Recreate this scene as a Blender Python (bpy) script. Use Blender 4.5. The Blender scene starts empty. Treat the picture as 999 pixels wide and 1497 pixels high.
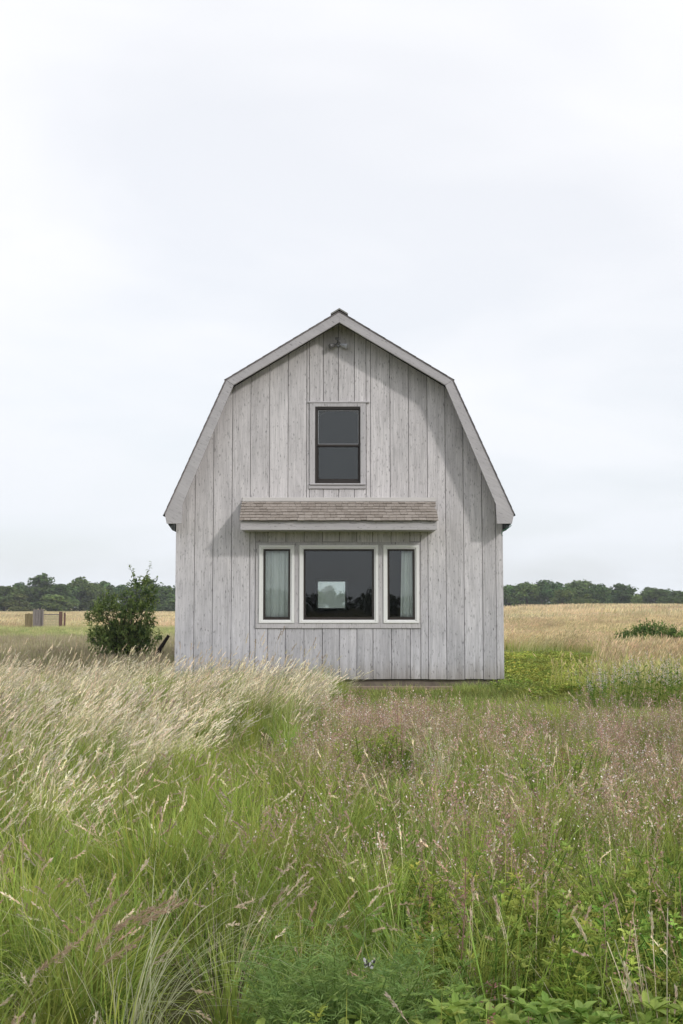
import bpy, math, random
import numpy as np
from mathutils import Vector

random.seed(7)
rng = np.random.default_rng(7)
R = math.radians
scene = bpy.context.scene
COL = scene.collection

# ------------------------------------------------------------------ camera
cam_d = bpy.data.cameras.new("camera")
cam_d.sensor_fit = 'VERTICAL'
cam_d.sensor_height = 36.0
cam_d.lens = 40.88
cam_d.clip_start = 0.05
cam_d.clip_end = 6000
cam = bpy.data.objects.new("camera", cam_d)
COL.objects.link(cam)
cam.location = (0, -19.0, 1.16)
cam.rotation_euler = (R(90 + 4.69), 0, 0)
scene.camera = cam

# ------------------------------------------------------------------ light
SUN_AZ = 46.0      # degrees to the right of the line from house to camera
SUN_EL = 27.5
sun_dir = Vector((math.sin(R(SUN_AZ)) * math.cos(R(SUN_EL)),
                  -math.cos(R(SUN_AZ)) * math.cos(R(SUN_EL)), math.sin(R(SUN_EL))))
sl = bpy.data.lights.new("sun", 'SUN')
sl.energy = 1.0
sl.angle = R(4.0)
sl.color = (1.0, 0.96, 0.92)
so = bpy.data.objects.new("sun", sl)
COL.objects.link(so)
so.rotation_euler = sun_dir.to_track_quat('Z', 'Y').to_euler()

world = bpy.data.worlds.new("World")
scene.world = world
world.use_nodes = True
wn = world.node_tree
for n in list(wn.nodes):
    wn.nodes.remove(n)


def nd(tree, kind, **kw):
    n = tree.nodes.new(kind)
    for k, v in kw.items():
        if hasattr(n, k) and k not in n.inputs:
            setattr(n, k, v)
        else:
            n.inputs[k].default_value = v
    return n


def build_world():
    t = wn
    L = t.links.new
    out = nd(t, 'ShaderNodeOutputWorld')
    bg = nd(t, 'ShaderNodeBackground')
    bg.inputs['Strength'].default_value = 0.1
    sky = nd(t, 'ShaderNodeTexSky')
    sky.sky_type = 'NISHITA'
    sky.sun_disc = False
    sky.sun_elevation = R(SUN_EL)
    sky.sun_rotation = R(180 - SUN_AZ)
    sky.dust_density = 2.0
    tc = nd(t, 'ShaderNodeTexCoord')
    sep = nd(t, 'ShaderNodeSeparateXYZ')
    L(tc.outputs['Generated'], sep.inputs[0])
    # clouds projected onto a high flat layer: direction / (z + k)
    add = nd(t, 'ShaderNodeMath', operation='ADD')
    add.inputs[1].default_value = 0.28
    mx = nd(t, 'ShaderNodeMath', operation='MAXIMUM')
    mx.inputs[1].default_value = 0.0
    L(sep.outputs['Z'], mx.inputs[0])
    L(mx.outputs[0], add.inputs[0])
    dv = nd(t, 'ShaderNodeVectorMath', operation='DIVIDE')
    L(tc.outputs['Generated'], dv.inputs[0])
    L(add.outputs[0], dv.inputs[1])
    mp = nd(t, 'ShaderNodeMapping')
    mp.inputs['Rotation'].default_value = (0, 0, R(-24))
    mp.inputs['Scale'].default_value = (0.85, 1.35, 1.0)
    mp.inputs['Location'].default_value = (3.1, 1.7, 0.4)
    L(dv.outputs[0], mp.inputs[0])
    nz = nd(t, 'ShaderNodeTexNoise')
    nz.inputs['Scale'].default_value = 1.5
    nz.inputs['Detail'].default_value = 4.0
    nz.inputs['Roughness'].default_value = 0.48
    nz.inputs['Distortion'].default_value = 0.4
    L(mp.outputs[0], nz.inputs['Vector'])
    cr = nd(t, 'ShaderNodeMapRange')
    cr.inputs['From Min'].default_value = 0.34
    cr.inputs['From Max'].default_value = 0.60
    cr.inputs['To Min'].default_value = 0.82
    cr.inputs['To Max'].default_value = 1.0
    L(nz.outputs['Fac'], cr.inputs['Value'])
    # cloud sheet: a little greyer blue towards the horizon
    hz = nd(t, 'ShaderNodeMapRange')
    hz.interpolation_type = 'SMOOTHSTEP'
    hz.inputs['From Min'].default_value = 0.0
    hz.inputs['From Max'].default_value = 0.34
    L(sep.outputs['Z'], hz.inputs['Value'])
    cm = nd(t, 'ShaderNodeMix', data_type='RGBA')
    cm.inputs['A'].default_value = (6.55, 6.85, 7.25, 1)
    cm.inputs['B'].default_value = (7.5, 7.55, 7.78, 1)
    L(hz.outputs[0], cm.inputs[0])
    cm.inputs[6].default_value = (6.55, 6.85, 7.25, 1)
    cm.inputs[7].default_value = (7.5, 7.55, 7.78, 1)
    fin = nd(t, 'ShaderNodeMix', data_type='RGBA')
    L(cr.outputs[0], fin.inputs[0])
    L(sky.outputs[0], fin.inputs[6])
    L(cm.outputs[2], fin.inputs[7])
    L(fin.outputs[2], bg.inputs['Color'])
    L(bg.outputs[0], out.inputs['Surface'])


build_world()
scene.view_settings.view_transform = 'Standard'
scene.view_settings.look = 'None'
scene.view_settings.exposure = 0.46
scene.view_settings.gamma = 1.0
scene.view_settings.use_curve_mapping = False
scene.cycles.max_bounces = 8
scene.cycles.transparent_max_bounces = 16

# ------------------------------------------------------------------ numpy noise
_tab = rng.random((256, 256))


def vnoise(x, y, s=1.0, o=0):
    x = np.asarray(x, float) / s + 37.3 * (o + 1)
    y = np.asarray(y, float) / s + 91.7 * (o + 1)
    xi = np.floor(x).astype(int)
    yi = np.floor(y).astype(int)
    fx = x - xi
    fy = y - yi
    fx = fx * fx * (3 - 2 * fx)
    fy = fy * fy * (3 - 2 * fy)
    a = _tab[xi % 256, yi % 256]
    b = _tab[(xi + 1) % 256, yi % 256]
    c = _tab[xi % 256, (yi + 1) % 256]
    d = _tab[(xi + 1) % 256, (yi + 1) % 256]
    return (a * (1 - fx) + b * fx) * (1 - fy) + (c * (1 - fx) + d * fx) * fy


def sstep(a, b, x):
    t = np.clip((np.asarray(x, float) - a) / (b - a), 0, 1)
    return t * t * (3 - 2 * t)


def ground_z(x, y):
    x = np.asarray(x, float)
    y = np.asarray(y, float)
    z = -0.22 - 0.24 * sstep(-3, -14, y)
    z = z + 0.10 * np.exp(-((x + 2.0) / 1.6) ** 2 - ((y + 3.2) / 1.8) ** 2)
    z = z + 0.05 * (vnoise(x, y, 1.7, 1) - 0.5) * sstep(-1.0, -3.0, y)
    z = z + .10 * sstep(-2.4, -.5, y) * sstep(12, 8, y) * sstep(5, 3, np.abs(x))
    # low rise to the right behind the house, gentle lift to the left
    rise_r = sstep(15, 110, y) * (0.62 + 0.70 * sstep(14, 27, x)) * sstep(4, 14, x)
    rise_l = sstep(60, 260, y) * 0.45 * sstep(8, -10, x)
    z = z + rise_r + rise_l + 0.06 * (vnoise(x, y, 9, 2) - 0.5) * sstep(15, 40, y)
    z = z - 1.0 * sstep(125, 240, y) * sstep(4, 14, x) * (0.62 + 0.70 * sstep(14, 27, x))
    return z


# ------------------------------------------------------------------ mesh helpers
def mesh_obj(name, verts, faces, mat=None, parent=None, smooth=False, link=True):
    me = bpy.data.meshes.new(name)
    me.from_pydata([tuple(v) for v in verts], [], faces)
    me.update()
    if mat:
        me.materials.append(mat)
    if smooth:
        me.polygons.foreach_set('use_smooth', [True] * len(me.polygons))
    o = bpy.data.objects.new(name, me)
    if link:
        COL.objects.link(o)
    if parent:
        o.parent = parent
    return o


def empty(name, loc=(0, 0, 0)):
    o = bpy.data.objects.new(name, None)
    o.location = loc
    o.empty_display_size = 0.2
    COL.objects.link(o)
    return o


def tag(o, label=None, cat=None, group=None, kind=None):
    if label:
        o['label'] = label
    if cat:
        o['category'] = cat
    if group:
        o['group'] = group
    if kind:
        o['kind'] = kind
    return o


class MB:
    """collects shapes, then links them as one mesh"""

    def __init__(self):
        self.v = []
        self.f = []
        self.c = []

    def add(self, vs, fs, col=None):
        b = len(self.v)
        self.v.extend(vs)
        self.f.extend([tuple(i + b for i in f) for f in fs])
        if col is not None:
            if isinstance(col, list):
                self.c.extend(col)
            else:
                self.c.extend([col] * len(vs))

    def box(self, x0, x1, y0, y1, z0, z1, ch=0.0):
        if ch <= 0:
            vs = [(x, y, z) for z in (z0, z1) for y in (y0, y1) for x in (x0, x1)]
            fs = [(0, 2, 3, 1), (4, 5, 7, 6), (0, 1, 5, 4), (2, 6, 7, 3), (0, 4, 6, 2), (1, 3, 7, 5)]
            self.add(vs, fs)
        else:
            self.prism([(x0, z0), (x1, z0), (x1, z1), (x0, z1)], y0, y1, ch)

    def prism(self, poly, y0, y1, ch=0.004):
        """convex outline in x,z (counter clockwise seen from the front), front at y0, edges chamfered"""
        n = len(poly)
        ins = inset(poly, ch)
        vs = [(p[0], y0, p[1]) for p in ins] + [(p[0], y0 + ch, p[1]) for p in poly] + [(p[0], y1, p[1]) for p in poly]
        fs = [tuple(range(n)), tuple(range(3 * n - 1, 2 * n - 1, -1))]
        for i in range(n):
            j = (i + 1) % n
            fs.append((i, n + i, n + j, j))
            fs.append((n + i, 2 * n + i, 2 * n + j, n + j))
        self.add(vs, fs)

    def frame(self, x0, x1, z0, z1, w, y0, y1, ch=0.003, wt=None, wb=None):
        """four mitred bars round an opening; outer rectangle x0..x1, z0..z1"""
        wt = w if wt is None else wt
        wb = w if wb is None else wb
        i0, i1, k0, k1 = x0 + w, x1 - w, z0 + wb, z1 - wt
        for poly in ([(x0, z0), (x1, z0), (i1, k0), (i0, k0)], [(i0, k1), (i1, k1), (x1, z1), (x0, z1)],
                     [(x0, z0), (i0, k0), (i0, k1), (x0, z1)], [(i1, k0), (x1, z0), (x1, z1), (i1, k1)]):
            self.prism(poly, y0, y1, ch)

    def tube(self, pts, rad, n=6, col=None, cap=True):
        pts = [Vector(p) for p in pts]
        if not isinstance(rad, (list, tuple)):
            rad = [rad] * len(pts)
        vs = []
        for i, p in enumerate(pts):
            d = (pts[min(i + 1, len(pts) - 1)] - pts[max(i - 1, 0)]).normalized()
            a = d.cross(Vector((0, 0, 1)))
            if a.length < 0.1:
                a = d.cross(Vector((1, 0, 0)))
            a.normalize()
            b = d.cross(a)
            for k in range(n):
                w = 2 * math.pi * k / n
                vs.append(tuple(p + (a * math.cos(w) + b * math.sin(w)) * rad[i]))
        fs = []
        for i in range(len(pts) - 1):
            for k in range(n):
                fs.append((i * n + k, i * n + (k + 1) % n, (i + 1) * n + (k + 1) % n, (i + 1) * n + k))
        if cap:
            fs.append(tuple(range(n - 1, -1, -1)))
            fs.append(tuple(range((len(pts) - 1) * n, len(pts) * n)))
        self.add(vs, fs, col)

    def build(self, name, mat, parent=None, smooth=False, link=True):
        o = mesh_obj(name, self.v, self.f, mat, parent, smooth, link)
        if self.c:
            a = o.data.color_attributes.new('col', 'FLOAT_COLOR', 'POINT')
            c = np.ones((len(self.v), 4), 'f')
            c[:, :3] = np.array(self.c, 'f')
            a.data.foreach_set('color', c.ravel())
        return o


def inset(poly, d):
    n = len(poly)
    out = []
    for i in range(n):
        p0, p, p2 = Vector(poly[i - 1]), Vector(poly[i]), Vector(poly[(i + 1) % n])
        e1 = (p - p0).normalized()
        e2 = (p2 - p).normalized()
        n1 = Vector((-e1.y, e1.x))
        n2 = Vector((-e2.y, e2.x))
        k = 1 + n1.dot(n2)
        q = p + (n1 + n2) * (d / max(k, 0.15))
        out.append((q.x, q.y))
    return out


# ------------------------------------------------------------------ materials
def new_mat(name):
    m = bpy.data.materials.new(name)
    m.use_nodes = True
    t = m.node_tree
    b = t.nodes['Principled BSDF']
    return m, t, b


def plain(name, col, rough=0.6, spec=0.3, metal=0.0, noise=0.12, scale=18):
    m, t, b = new_mat(name)
    L = t.links.new
    b.inputs['Roughness'].default_value = rough
    b.inputs['Specular IOR Level'].default_value = spec
    b.inputs['Metallic'].default_value = metal
    tc = nd(t, 'ShaderNodeTexCoord')
    nz = nd(t, 'ShaderNodeTexNoise')
    nz.inputs['Scale'].default_value = scale
    nz.inputs['Detail'].default_value = 5
    L(tc.outputs['Object'], nz.inputs['Vector'])
    mr = nd(t, 'ShaderNodeMapRange')
    mr.inputs['To Min'].default_value = 1 - noise
    mr.inputs['To Max'].default_value = 1 + noise
    L(nz.outputs['Fac'], mr.inputs['Value'])
    mul = nd(t, 'ShaderNodeVectorMath', operation='MULTIPLY')
    mul.inputs[0].default_value = col
    L(mr.outputs[0], mul.inputs[1])
    L(mul.outputs[0], b.inputs['Base Color'])
    bp = nd(t, 'ShaderNodeBump')
    bp.inputs['Strength'].default_value = 0.15
    bp.inputs['Distance'].default_value = 0.004
    L(nz.outputs['Fac'], bp.inputs['Height'])
    L(bp.outputs[0], b.inputs['Normal'])
    return m


def wood(name, light, dark, rot=(0, 0, 0), tint=(1, 1, 1), knots=True, low_grey=True, cut=(0.32, 0.70)):
    """weathered sawn timber; grain runs along local z after rot"""
    m, t, b = new_mat(name)
    L = t.links.new
    b.inputs['Roughness'].default_value = 0.85
    b.inputs['Specular IOR Level'].default_value = 0.18
    tc = nd(t, 'ShaderNodeTexCoord')
    oi = nd(t, 'ShaderNodeObjectInfo')
    off = nd(t, 'ShaderNodeVectorMath', operation='MULTIPLY_ADD')
    cmb = nd(t, 'ShaderNodeCombineXYZ')
    L(oi.outputs['Random'], cmb.inputs[0])
    L(oi.outputs['Random'], cmb.inputs[2])
    L(cmb.outputs[0], off.inputs[0])
    off.inputs[1].default_value = (13.7, 0, 41.3)
    mp0 = nd(t, 'ShaderNodeMapping')
    mp0.inputs['Rotation'].default_value = rot
    L(tc.outputs['Object'], mp0.inputs[0])
    L(mp0.outputs[0], off.inputs[2])

    def noise(sx, sz, det=6, dist=0.0, rough=0.6):
        mp = nd(t, 'ShaderNodeMapping')
        mp.inputs['Scale'].default_value = (sx, sx, sz)
        L(off.outputs[0], mp.inputs[0])
        n = nd(t, 'ShaderNodeTexNoise')
        n.inputs['Scale'].default_value = 1.0
        n.inputs['Detail'].default_value = det
        n.inputs['Roughness'].default_value = rough
        n.inputs['Distortion'].default_value = dist
        L(mp.outputs[0], n.inputs['Vector'])
        return n.outputs['Fac']

    fine = noise(95, 3.0, 6, 0.3, 0.7)
    mid = noise(17, 0.8, 4, 0.8)
    blot = noise(4.5, 1.6, 4)

    def mth(op, a, bb, clamp=False):
        n = nd(t, 'ShaderNodeMath', operation=op)
        n.use_clamp = clamp
        for i, q in enumerate((a, bb)):
            if hasattr(q, 'is_linked'):
                L(q, n.inputs[i])
            else:
                n.inputs[i].default_value = q
        return n.outputs[0]

    s = mth('ADD', mth('MULTIPLY', fine, 0.50), mth('MULTIPLY', mid, 0.28))
    s = mth('ADD', s, mth('MULTIPLY', blot, 0.22))
    ramp = nd(t, 'ShaderNodeMapRange')
    ramp.inputs['From Min'].default_value = cut[0]
    ramp.inputs['From Max'].default_value = cut[1]
    L(s, ramp.inputs['Value'])
    mix = nd(t, 'ShaderNodeMix', data_type='RGBA')
    mix.inputs[6].default_value = (*dark, 1)
    mix.inputs[7].default_value = (*light, 1)
    L(ramp.outputs[0], mix.inputs[0])
    col = mix.outputs[2]
    # per board value
    mr = nd(t, 'ShaderNodeMapRange')
    mr.inputs['To Min'].default_value = 0.87
    mr.inputs['To Max'].default_value = 1.07
    L(oi.outputs['Random'], mr.inputs['Value'])
    vm = nd(t, 'ShaderNodeVectorMath', operation='MULTIPLY')
    L(col, vm.inputs[0])
    L(mr.outputs[0], vm.inputs[1])
    col = vm.outputs[0]
    if knots:
        mp = nd(t, 'ShaderNodeMapping')
        mp.inputs['Scale'].default_value = (9.0, 9.0, 3.2)
        L(off.outputs[0], mp.inputs[0])
        vo = nd(t, 'ShaderNodeTexVoronoi')
        vo.inputs['Scale'].default_value = 1.0
        L(mp.outputs[0], vo.inputs['Vector'])
        kn = nd(t, 'ShaderNodeMapRange')
        kn.inputs['From Min'].default_value = 0.03
        kn.inputs['From Max'].default_value = 0.09
        L(vo.outputs['Distance'], kn.inputs['Value'])
        # dark flecks along the grain
        fl = noise(60, 14, 3, 0.2, 0.5)
        fm = nd(t, 'ShaderNodeMapRange')
        fm.inputs['From Min'].default_value = 0.60
        fm.inputs['From Max'].default_value = 0.72
        fm.inputs['To Min'].default_value = 1.0
        fm.inputs['To Max'].default_value = 0.50
        L(fl, fm.inputs['Value'])
        kk = mth('MULTIPLY', mth('MAXIMUM', kn.outputs[0], 0.62), fm.outputs[0])
        vm2 = nd(t, 'ShaderNodeVectorMath', operation='MULTIPLY')
        L(col, vm2.inputs[0])
        L(kk, vm2.inputs[1])
        col = vm2.outputs[0]
    if low_grey:
        # the lower wall is more washed out and cooler, the boards under the gable keep a warmer grey
        sp = nd(t, 'ShaderNodeSeparateXYZ')
        L(tc.outputs['Object'], sp.inputs[0])
        wz = nd(t, 'ShaderNodeMapRange')
        wz.interpolation_type = 'SMOOTHSTEP'
        wz.inputs['From Min'].default_value = 0.1
        wz.inputs['From Max'].default_value = 3.4
        L(mth('ADD', sp.outputs['Z'], mth('MULTIPLY', blot, 1.0)), wz.inputs['Value'])
        cm = nd(t, 'ShaderNodeMix', data_type='RGBA')
        cm.inputs[6].default_value = (0.83, 0.845, 0.88, 1)
        cm.inputs[7].default_value = (1.0, 0.985, 0.97, 1)
        L(wz.outputs[0], cm.inputs[0])
        vm3 = nd(t, 'ShaderNodeVectorMath', operation='MULTIPLY')
        L(col, vm3.inputs[0])
        L(cm.outputs[2], vm3.inputs[1])
        col = vm3.outputs[0]
        # rain splash stain along the foot of the wall
        sz = nd(t, 'ShaderNodeMapRange')
        sz.interpolation_type = 'SMOOTHSTEP'
        sz.inputs['From Min'].default_value = 0.12
        sz.inputs['From Max'].default_value = 0.62
        L(mth('ADD', sp.outputs['Z'], mth('MULTIPLY', mid, 0.45)), sz.inputs['Value'])
        sm = nd(t, 'ShaderNodeMix', data_type='RGBA')
        sm.inputs[6].default_value = (0.70, 0.66, 0.60, 1)
        sm.inputs[7].default_value = (1, 1, 1, 1)
        L(sz.outputs[0], sm.inputs[0])
        vm4 = nd(t, 'ShaderNodeVectorMath', operation='MULTIPLY')
        L(col, vm4.inputs[0])
        L(sm.outputs[2], vm4.inputs[1])
        col = vm4.outputs[0]
    L(col, b.inputs['Base Color'])
    bp = nd(t, 'ShaderNodeBump')
    bp.inputs['Strength'].default_value = 0.35
    bp.inputs['Distance'].default_value = 0.003
    L(s, bp.inputs['Height'])
    L(bp.outputs[0], b.inputs['Normal'])
    return m


def veg_mat(name, trans=0.35, vrange=(0.78, 1.2), hue=0.02, rough=0.6, gloss=0.0):
    m = bpy.data.materials.new(name)
    m.use_nodes = True
    t = m.node_tree
    for n in list(t.nodes):
        t.nodes.remove(n)
    L = t.links.new
    at = nd(t, 'ShaderNodeAttribute', attribute_name='col')
    oi = nd(t, 'ShaderNodeObjectInfo')
    hs = nd(t, 'ShaderNodeHueSaturation')
    mr = nd(t, 'ShaderNodeMapRange')
    mr.inputs['To Min'].default_value = vrange[0]
    mr.inputs['To Max'].default_value = vrange[1]
    L(oi.outputs['Random'], mr.inputs['Value'])
    L(mr.outputs[0], hs.inputs['Value'])
    wn_ = nd(t, 'ShaderNodeTexWhiteNoise', noise_dimensions='1D')
    L(oi.outputs['Random'], wn_.inputs['W'])
    mh = nd(t, 'ShaderNodeMapRange')
    mh.inputs['To Min'].default_value = 0.5 - hue
    mh.inputs['To Max'].default_value = 0.5 + hue
    L(wn_.outputs['Value'], mh.inputs['Value'])
    L(mh.outputs[0], hs.inputs['Hue'])
    L(at.outputs['Color'], hs.inputs['Color'])
    df = nd(t, 'ShaderNodeBsdfDiffuse')
    tr = nd(t, 'ShaderNodeBsdfTranslucent')
    L(hs.outputs[0], df.inputs['Color'])
    L(hs.outputs[0], tr.inputs['Color'])
    mx = nd(t, 'ShaderNodeMixShader')
    mx.inputs[0].default_value = trans
    L(df.outputs[0], mx.inputs[1])
    L(tr.outputs[0], mx.inputs[2])
    res = mx.outputs[0]
    if gloss:
        gl = nd(t, 'ShaderNodeBsdfGlossy')
        gl.inputs['Roughness'].default_value = rough
        gl.inputs['Color'].default_value = (0.8, 0.85, 0.8, 1)
        m2 = nd(t, 'ShaderNodeMixShader')
        m2.inputs[0].default_value = gloss
        L(res, m2.inputs[1])
        L(gl.outputs[0], m2.inputs[2])
        res = m2.outputs[0]
    out = nd(t, 'ShaderNodeOutputMaterial')
    L(res, out.inputs['Surface'])
    return m


def glass_mat(name, tint, wobble=0.25, dust=0.0):
    m = bpy.data.materials.new(name)
    m.use_nodes = True
    t = m.node_tree
    for n in list(t.nodes):
        t.nodes.remove(n)
    L = t.links.new
    tc = nd(t, 'ShaderNodeTexCoord')
    nz = nd(t, 'ShaderNodeTexNoise')
    nz.inputs['Scale'].default_value = 3.0
    nz.inputs['Detail'].default_value = 0.0
    L(tc.outputs['Object'], nz.inputs['Vector'])
    bp = nd(t, 'ShaderNodeBump')
    bp.inputs['Strength'].default_value = wobble
    bp.inputs['Distance'].default_value = 0.004
    L(nz.outputs['Fac'], bp.inputs['Height'])
    fr = nd(t, 'ShaderNodeFresnel')
    fr.inputs['IOR'].default_value = 1.52
    gl = nd(t, 'ShaderNodeBsdfGlossy')
    gl.inputs['Roughness'].default_value = 0.0
    gl.inputs['Color'].default_value = (0.96, 0.98, 1.0, 1)
    L(bp.outputs[0], gl.inputs['Normal'])
    tr = nd(t, 'ShaderNodeBsdfTransparent')
    tr.inputs['Color'].default_value = (*tint, 1)
    mx = nd(t, 'ShaderNodeMixShader')
    L(fr.outputs[0], mx.inputs[0])
    see = tr.outputs[0]
    if dust:
        du = nd(t, 'ShaderNodeBsdfTranslucent')
        du.inputs['Color'].default_value = (0.82, 0.84, 0.82, 1)
        md = nd(t, 'ShaderNodeMixShader')
        md.inputs[0].default_value = dust
        L(see, md.inputs[1])
        L(du.outputs[0], md.inputs[2])
        see = md.outputs[0]
    L(see, mx.inputs[1])
    L(gl.outputs[0], mx.inputs[2])
    out = nd(t, 'ShaderNodeOutputMaterial')
    L(mx.outputs[0], out.inputs['Surface'])
    return m


M = {}
M['board'] = wood('weathered_board', (0.80, 0.78, 0.80), (0.43, 0.42, 0.432), cut=(0.37, 0.62))
M['rake'] = wood('weathered_trim', (0.62, 0.60, 0.61), (0.39, 0.375, 0.385), rot=(0, R(60), 0), low_grey=False)
M['trim_h'] = wood('weathered_trim_level', (0.64, 0.62, 0.63), (0.40, 0.385, 0.395), rot=(0, R(90), 0), low_grey=False)
M['trim_v'] = wood('weathered_casing', (0.67, 0.65, 0.662), (0.42, 0.405, 0.415), low_grey=False)
M['flash'] = wood('pale_flashing_board', (0.70, 0.68, 0.66), (0.50, 0.48, 0.46), rot=(0, R(90), 0), low_grey=False, knots=False)
M['white'] = plain('white_painted_frame', (0.84, 0.84, 0.83), 0.45, 0.4, noise=0.05)
M['sash'] = plain('dark_brown_sash', (0.030, 0.024, 0.021), 0.4, 0.4)
M['glass'] = glass_mat('window_glass', (0.96, 0.985, 0.98), 0.12)
M['glass_back'] = glass_mat('rear_window_glass', (0.88, 0.93, 0.915), 0.12, 0.34)
M['sheath'] = plain('tarred_sheathing', (0.05, 0.047, 0.046), 0.9, 0.1)
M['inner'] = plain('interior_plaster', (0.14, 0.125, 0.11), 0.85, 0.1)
M['roof'] = plain('roof_felt_shingle', (0.075, 0.085, 0.085), 0.9, 0.15, noise=0.35, scale=30)
M['concrete'] = plain('old_concrete', (0.20, 0.165, 0.14), 0.95, 0.1, noise=0.45, scale=9)
M['metal'] = plain('grey_lamp_metal', (0.20, 0.20, 0.20), 0.45, 0.5, 0.6)
M['lens'] = plain('lamp_lens', (0.55, 0.56, 0.60), 0.2, 0.5)
M['curtain'] = None
M['wire'] = plain('green_wire', (0.05, 0.14, 0.09), 0.5, 0.3)

mm, t_, b_ = new_mat('pent_shingle')
oi_ = nd(t_, 'ShaderNodeObjectInfo')
tc_ = nd(t_, 'ShaderNodeTexCoord')
nz_ = nd(t_, 'ShaderNodeTexNoise')
nz_.inputs['Scale'].default_value = 55
nz_.inputs['Detail'].default_value = 4
t_.links.new(tc_.outputs['Object'], nz_.inputs['Vector'])
rp_ = nd(t_, 'ShaderNodeValToRGB')
rp_.color_ramp.elements[0].color = (0.25, 0.215, 0.185, 1)
rp_.color_ramp.elements[1].color = (0.43, 0.385, 0.345, 1)
av_ = nd(t_, 'ShaderNodeMath', operation='MULTIPLY_ADD')
av_.inputs[1].default_value = 0.55
t_.links.new(nz_.outputs['Fac'], av_.inputs[0])
ml_ = nd(t_, 'ShaderNodeMath', operation='MULTIPLY')
ml_.inputs[1].default_value = 0.5
t_.links.new(oi_.outputs['Random'], ml_.inputs[0])
t_.links.new(ml_.outputs[0], av_.inputs[2])
t_.links.new(av_.outputs[0], rp_.inputs[0])
t_.links.new(rp_.outputs[0], b_.inputs['Base Color'])
b_.inputs['Roughness'].default_value = 0.95
b_.inputs['Specular IOR Level'].default_value = 0.1
M['shingle'] = mm

M['veg'] = veg_mat('grass_blades', 0.25, (0.66, 1.42), 0.028)
M['leaf'] = veg_mat('leaf_green', 0.32, (0.85, 1.15), 0.012, 0.45, 0.02)
M['tree'] = veg_mat('tree_foliage', 0.25, (0.8, 1.2), 0.02)
M['bark'] = plain('bark_brown', (0.075, 0.06, 0.048), 0.95, 0.1, noise=0.4, scale=25)
M['old_wood_grey'] = wood('grey_panel_wood', (0.30, 0.27, 0.27), (0.15, 0.13, 0.13), low_grey=False)
M['old_wood_brown'] = wood('brown_panel_wood', (0.30, 0.24, 0.14), (0.16, 0.13, 0.07), low_grey=False)
M['old_post'] = wood('dark_post_wood', (0.20, 0.12, 0.10), (0.09, 0.05, 0.045), low_grey=False)

# curtain cloth
cm_, t_, b_ = new_mat('pale_curtain_cloth')
b_.inputs['Base Color'].default_value = (0.86, 0.88, 0.85, 1)
b_.inputs['Roughness'].default_value = 0.9
b_.inputs['Specular IOR Level'].default_value = 0.05
M['curtain'] = cm_

# ------------------------------------------------------------------ ground
def axis(fine0, fine1, step, far0, far1, grow=1.16):
    a = list(np.arange(fine0, fine1 + 1e-6, step))
    s = step
    x = fine1
    while x < far1:
        s *= grow
        x += s
        a.append(x)
    s = step
    x = fine0
    while x > far0:
        s *= grow
        x -= s
        a.insert(0, x)
    return np.array(a)


def ground_material():
    m, t, b = new_mat('field_ground')
    L = t.links.new
    b.inputs['Roughness'].default_value = 1.0
    b.inputs['Specular IOR Level'].default_value = 0.0
    at = nd(t, 'ShaderNodeAttribute', attribute_name='col')
    tc = nd(t, 'ShaderNodeTexCoord')
    # fine clumps
    n1 = nd(t, 'ShaderNodeTexNoise')
    n1.inputs['Scale'].default_value = 3.0
    n1.inputs['Detail'].default_value = 8
    n1.inputs['Roughness'].default_value = 0.7
    L(tc.outputs['Object'], n1.inputs['Vector'])
    mr = nd(t, 'ShaderNodeMapRange')
    mr.inputs['From Min'].default_value = 0.3
    mr.inputs['From Max'].default_value = 0.7
    mr.inputs['To Min'].default_value = 0.72
    mr.inputs['To Max'].default_value = 1.25
    L(n1.outputs['Fac'], mr.inputs['Value'])
    # long bands left by mowing, seen across the far field
    mp = nd(t, 'ShaderNodeMapping')
    mp.inputs['Scale'].default_value = (0.012, 0.11, 0.1)
    mp.inputs['Rotation'].default_value = (0, 0, R(3))
    L(tc.outputs['Object'], mp.inputs[0])
    n2 = nd(t, 'ShaderNodeTexNoise')
    n2.inputs['Scale'].default_value = 1.0
    n2.inputs['Detail'].default_value = 5
    n2.inputs['Roughness'].default_value = 0.65
    L(mp.outputs[0], n2.inputs['Vector'])
    m2 = nd(t, 'ShaderNodeMapRange')
    m2.inputs['From Min'].default_value = 0.42
    m2.inputs['From Max'].default_value = 0.58
    L(n2.outputs['Fac'], m2.inputs['Value'])
    band = nd(t, 'ShaderNodeMix', data_type='RGBA')
    band.inputs[6].default_value = (0.80, 0.92, 0.72, 1)
    band.inputs[7].default_value = (1.12, 1.08, 1.10, 1)
    L(m2.outputs[0], band.inputs[0])
    a1 = nd(t, 'ShaderNodeVectorMath', operation='MULTIPLY')
    L(at.outputs['Color'], a1.inputs[0])
    L(mr.outputs[0], a1.inputs[1])
    a2 = nd(t, 'ShaderNodeVectorMath', operation='MULTIPLY')
    L(a1.outputs[0], a2.inputs[0])
    L(band.outputs[2], a2.inputs[1])
    L(a2.outputs[0], b.inputs['Base Color'])
    bp = nd(t, 'ShaderNodeBump')
    bp.inputs['Strength'].default_value = 0.6
    bp.inputs['Distance'].default_value = 0.08
    L(n1.outputs['Fac'], bp.inputs['Height'])
    L(bp.outputs[0], b.inputs['Normal'])
    return m


TAN = np.array((0.44, 0.36, 0.21))
GREEN = np.array((0.19, 0.26, 0.07))
SOIL = np.array((0.085, 0.08, 0.04))
MAUVE = np.array((0.26, 0.225, 0.14))
DULL = np.array((0.17, 0.17, 0.075))


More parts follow.
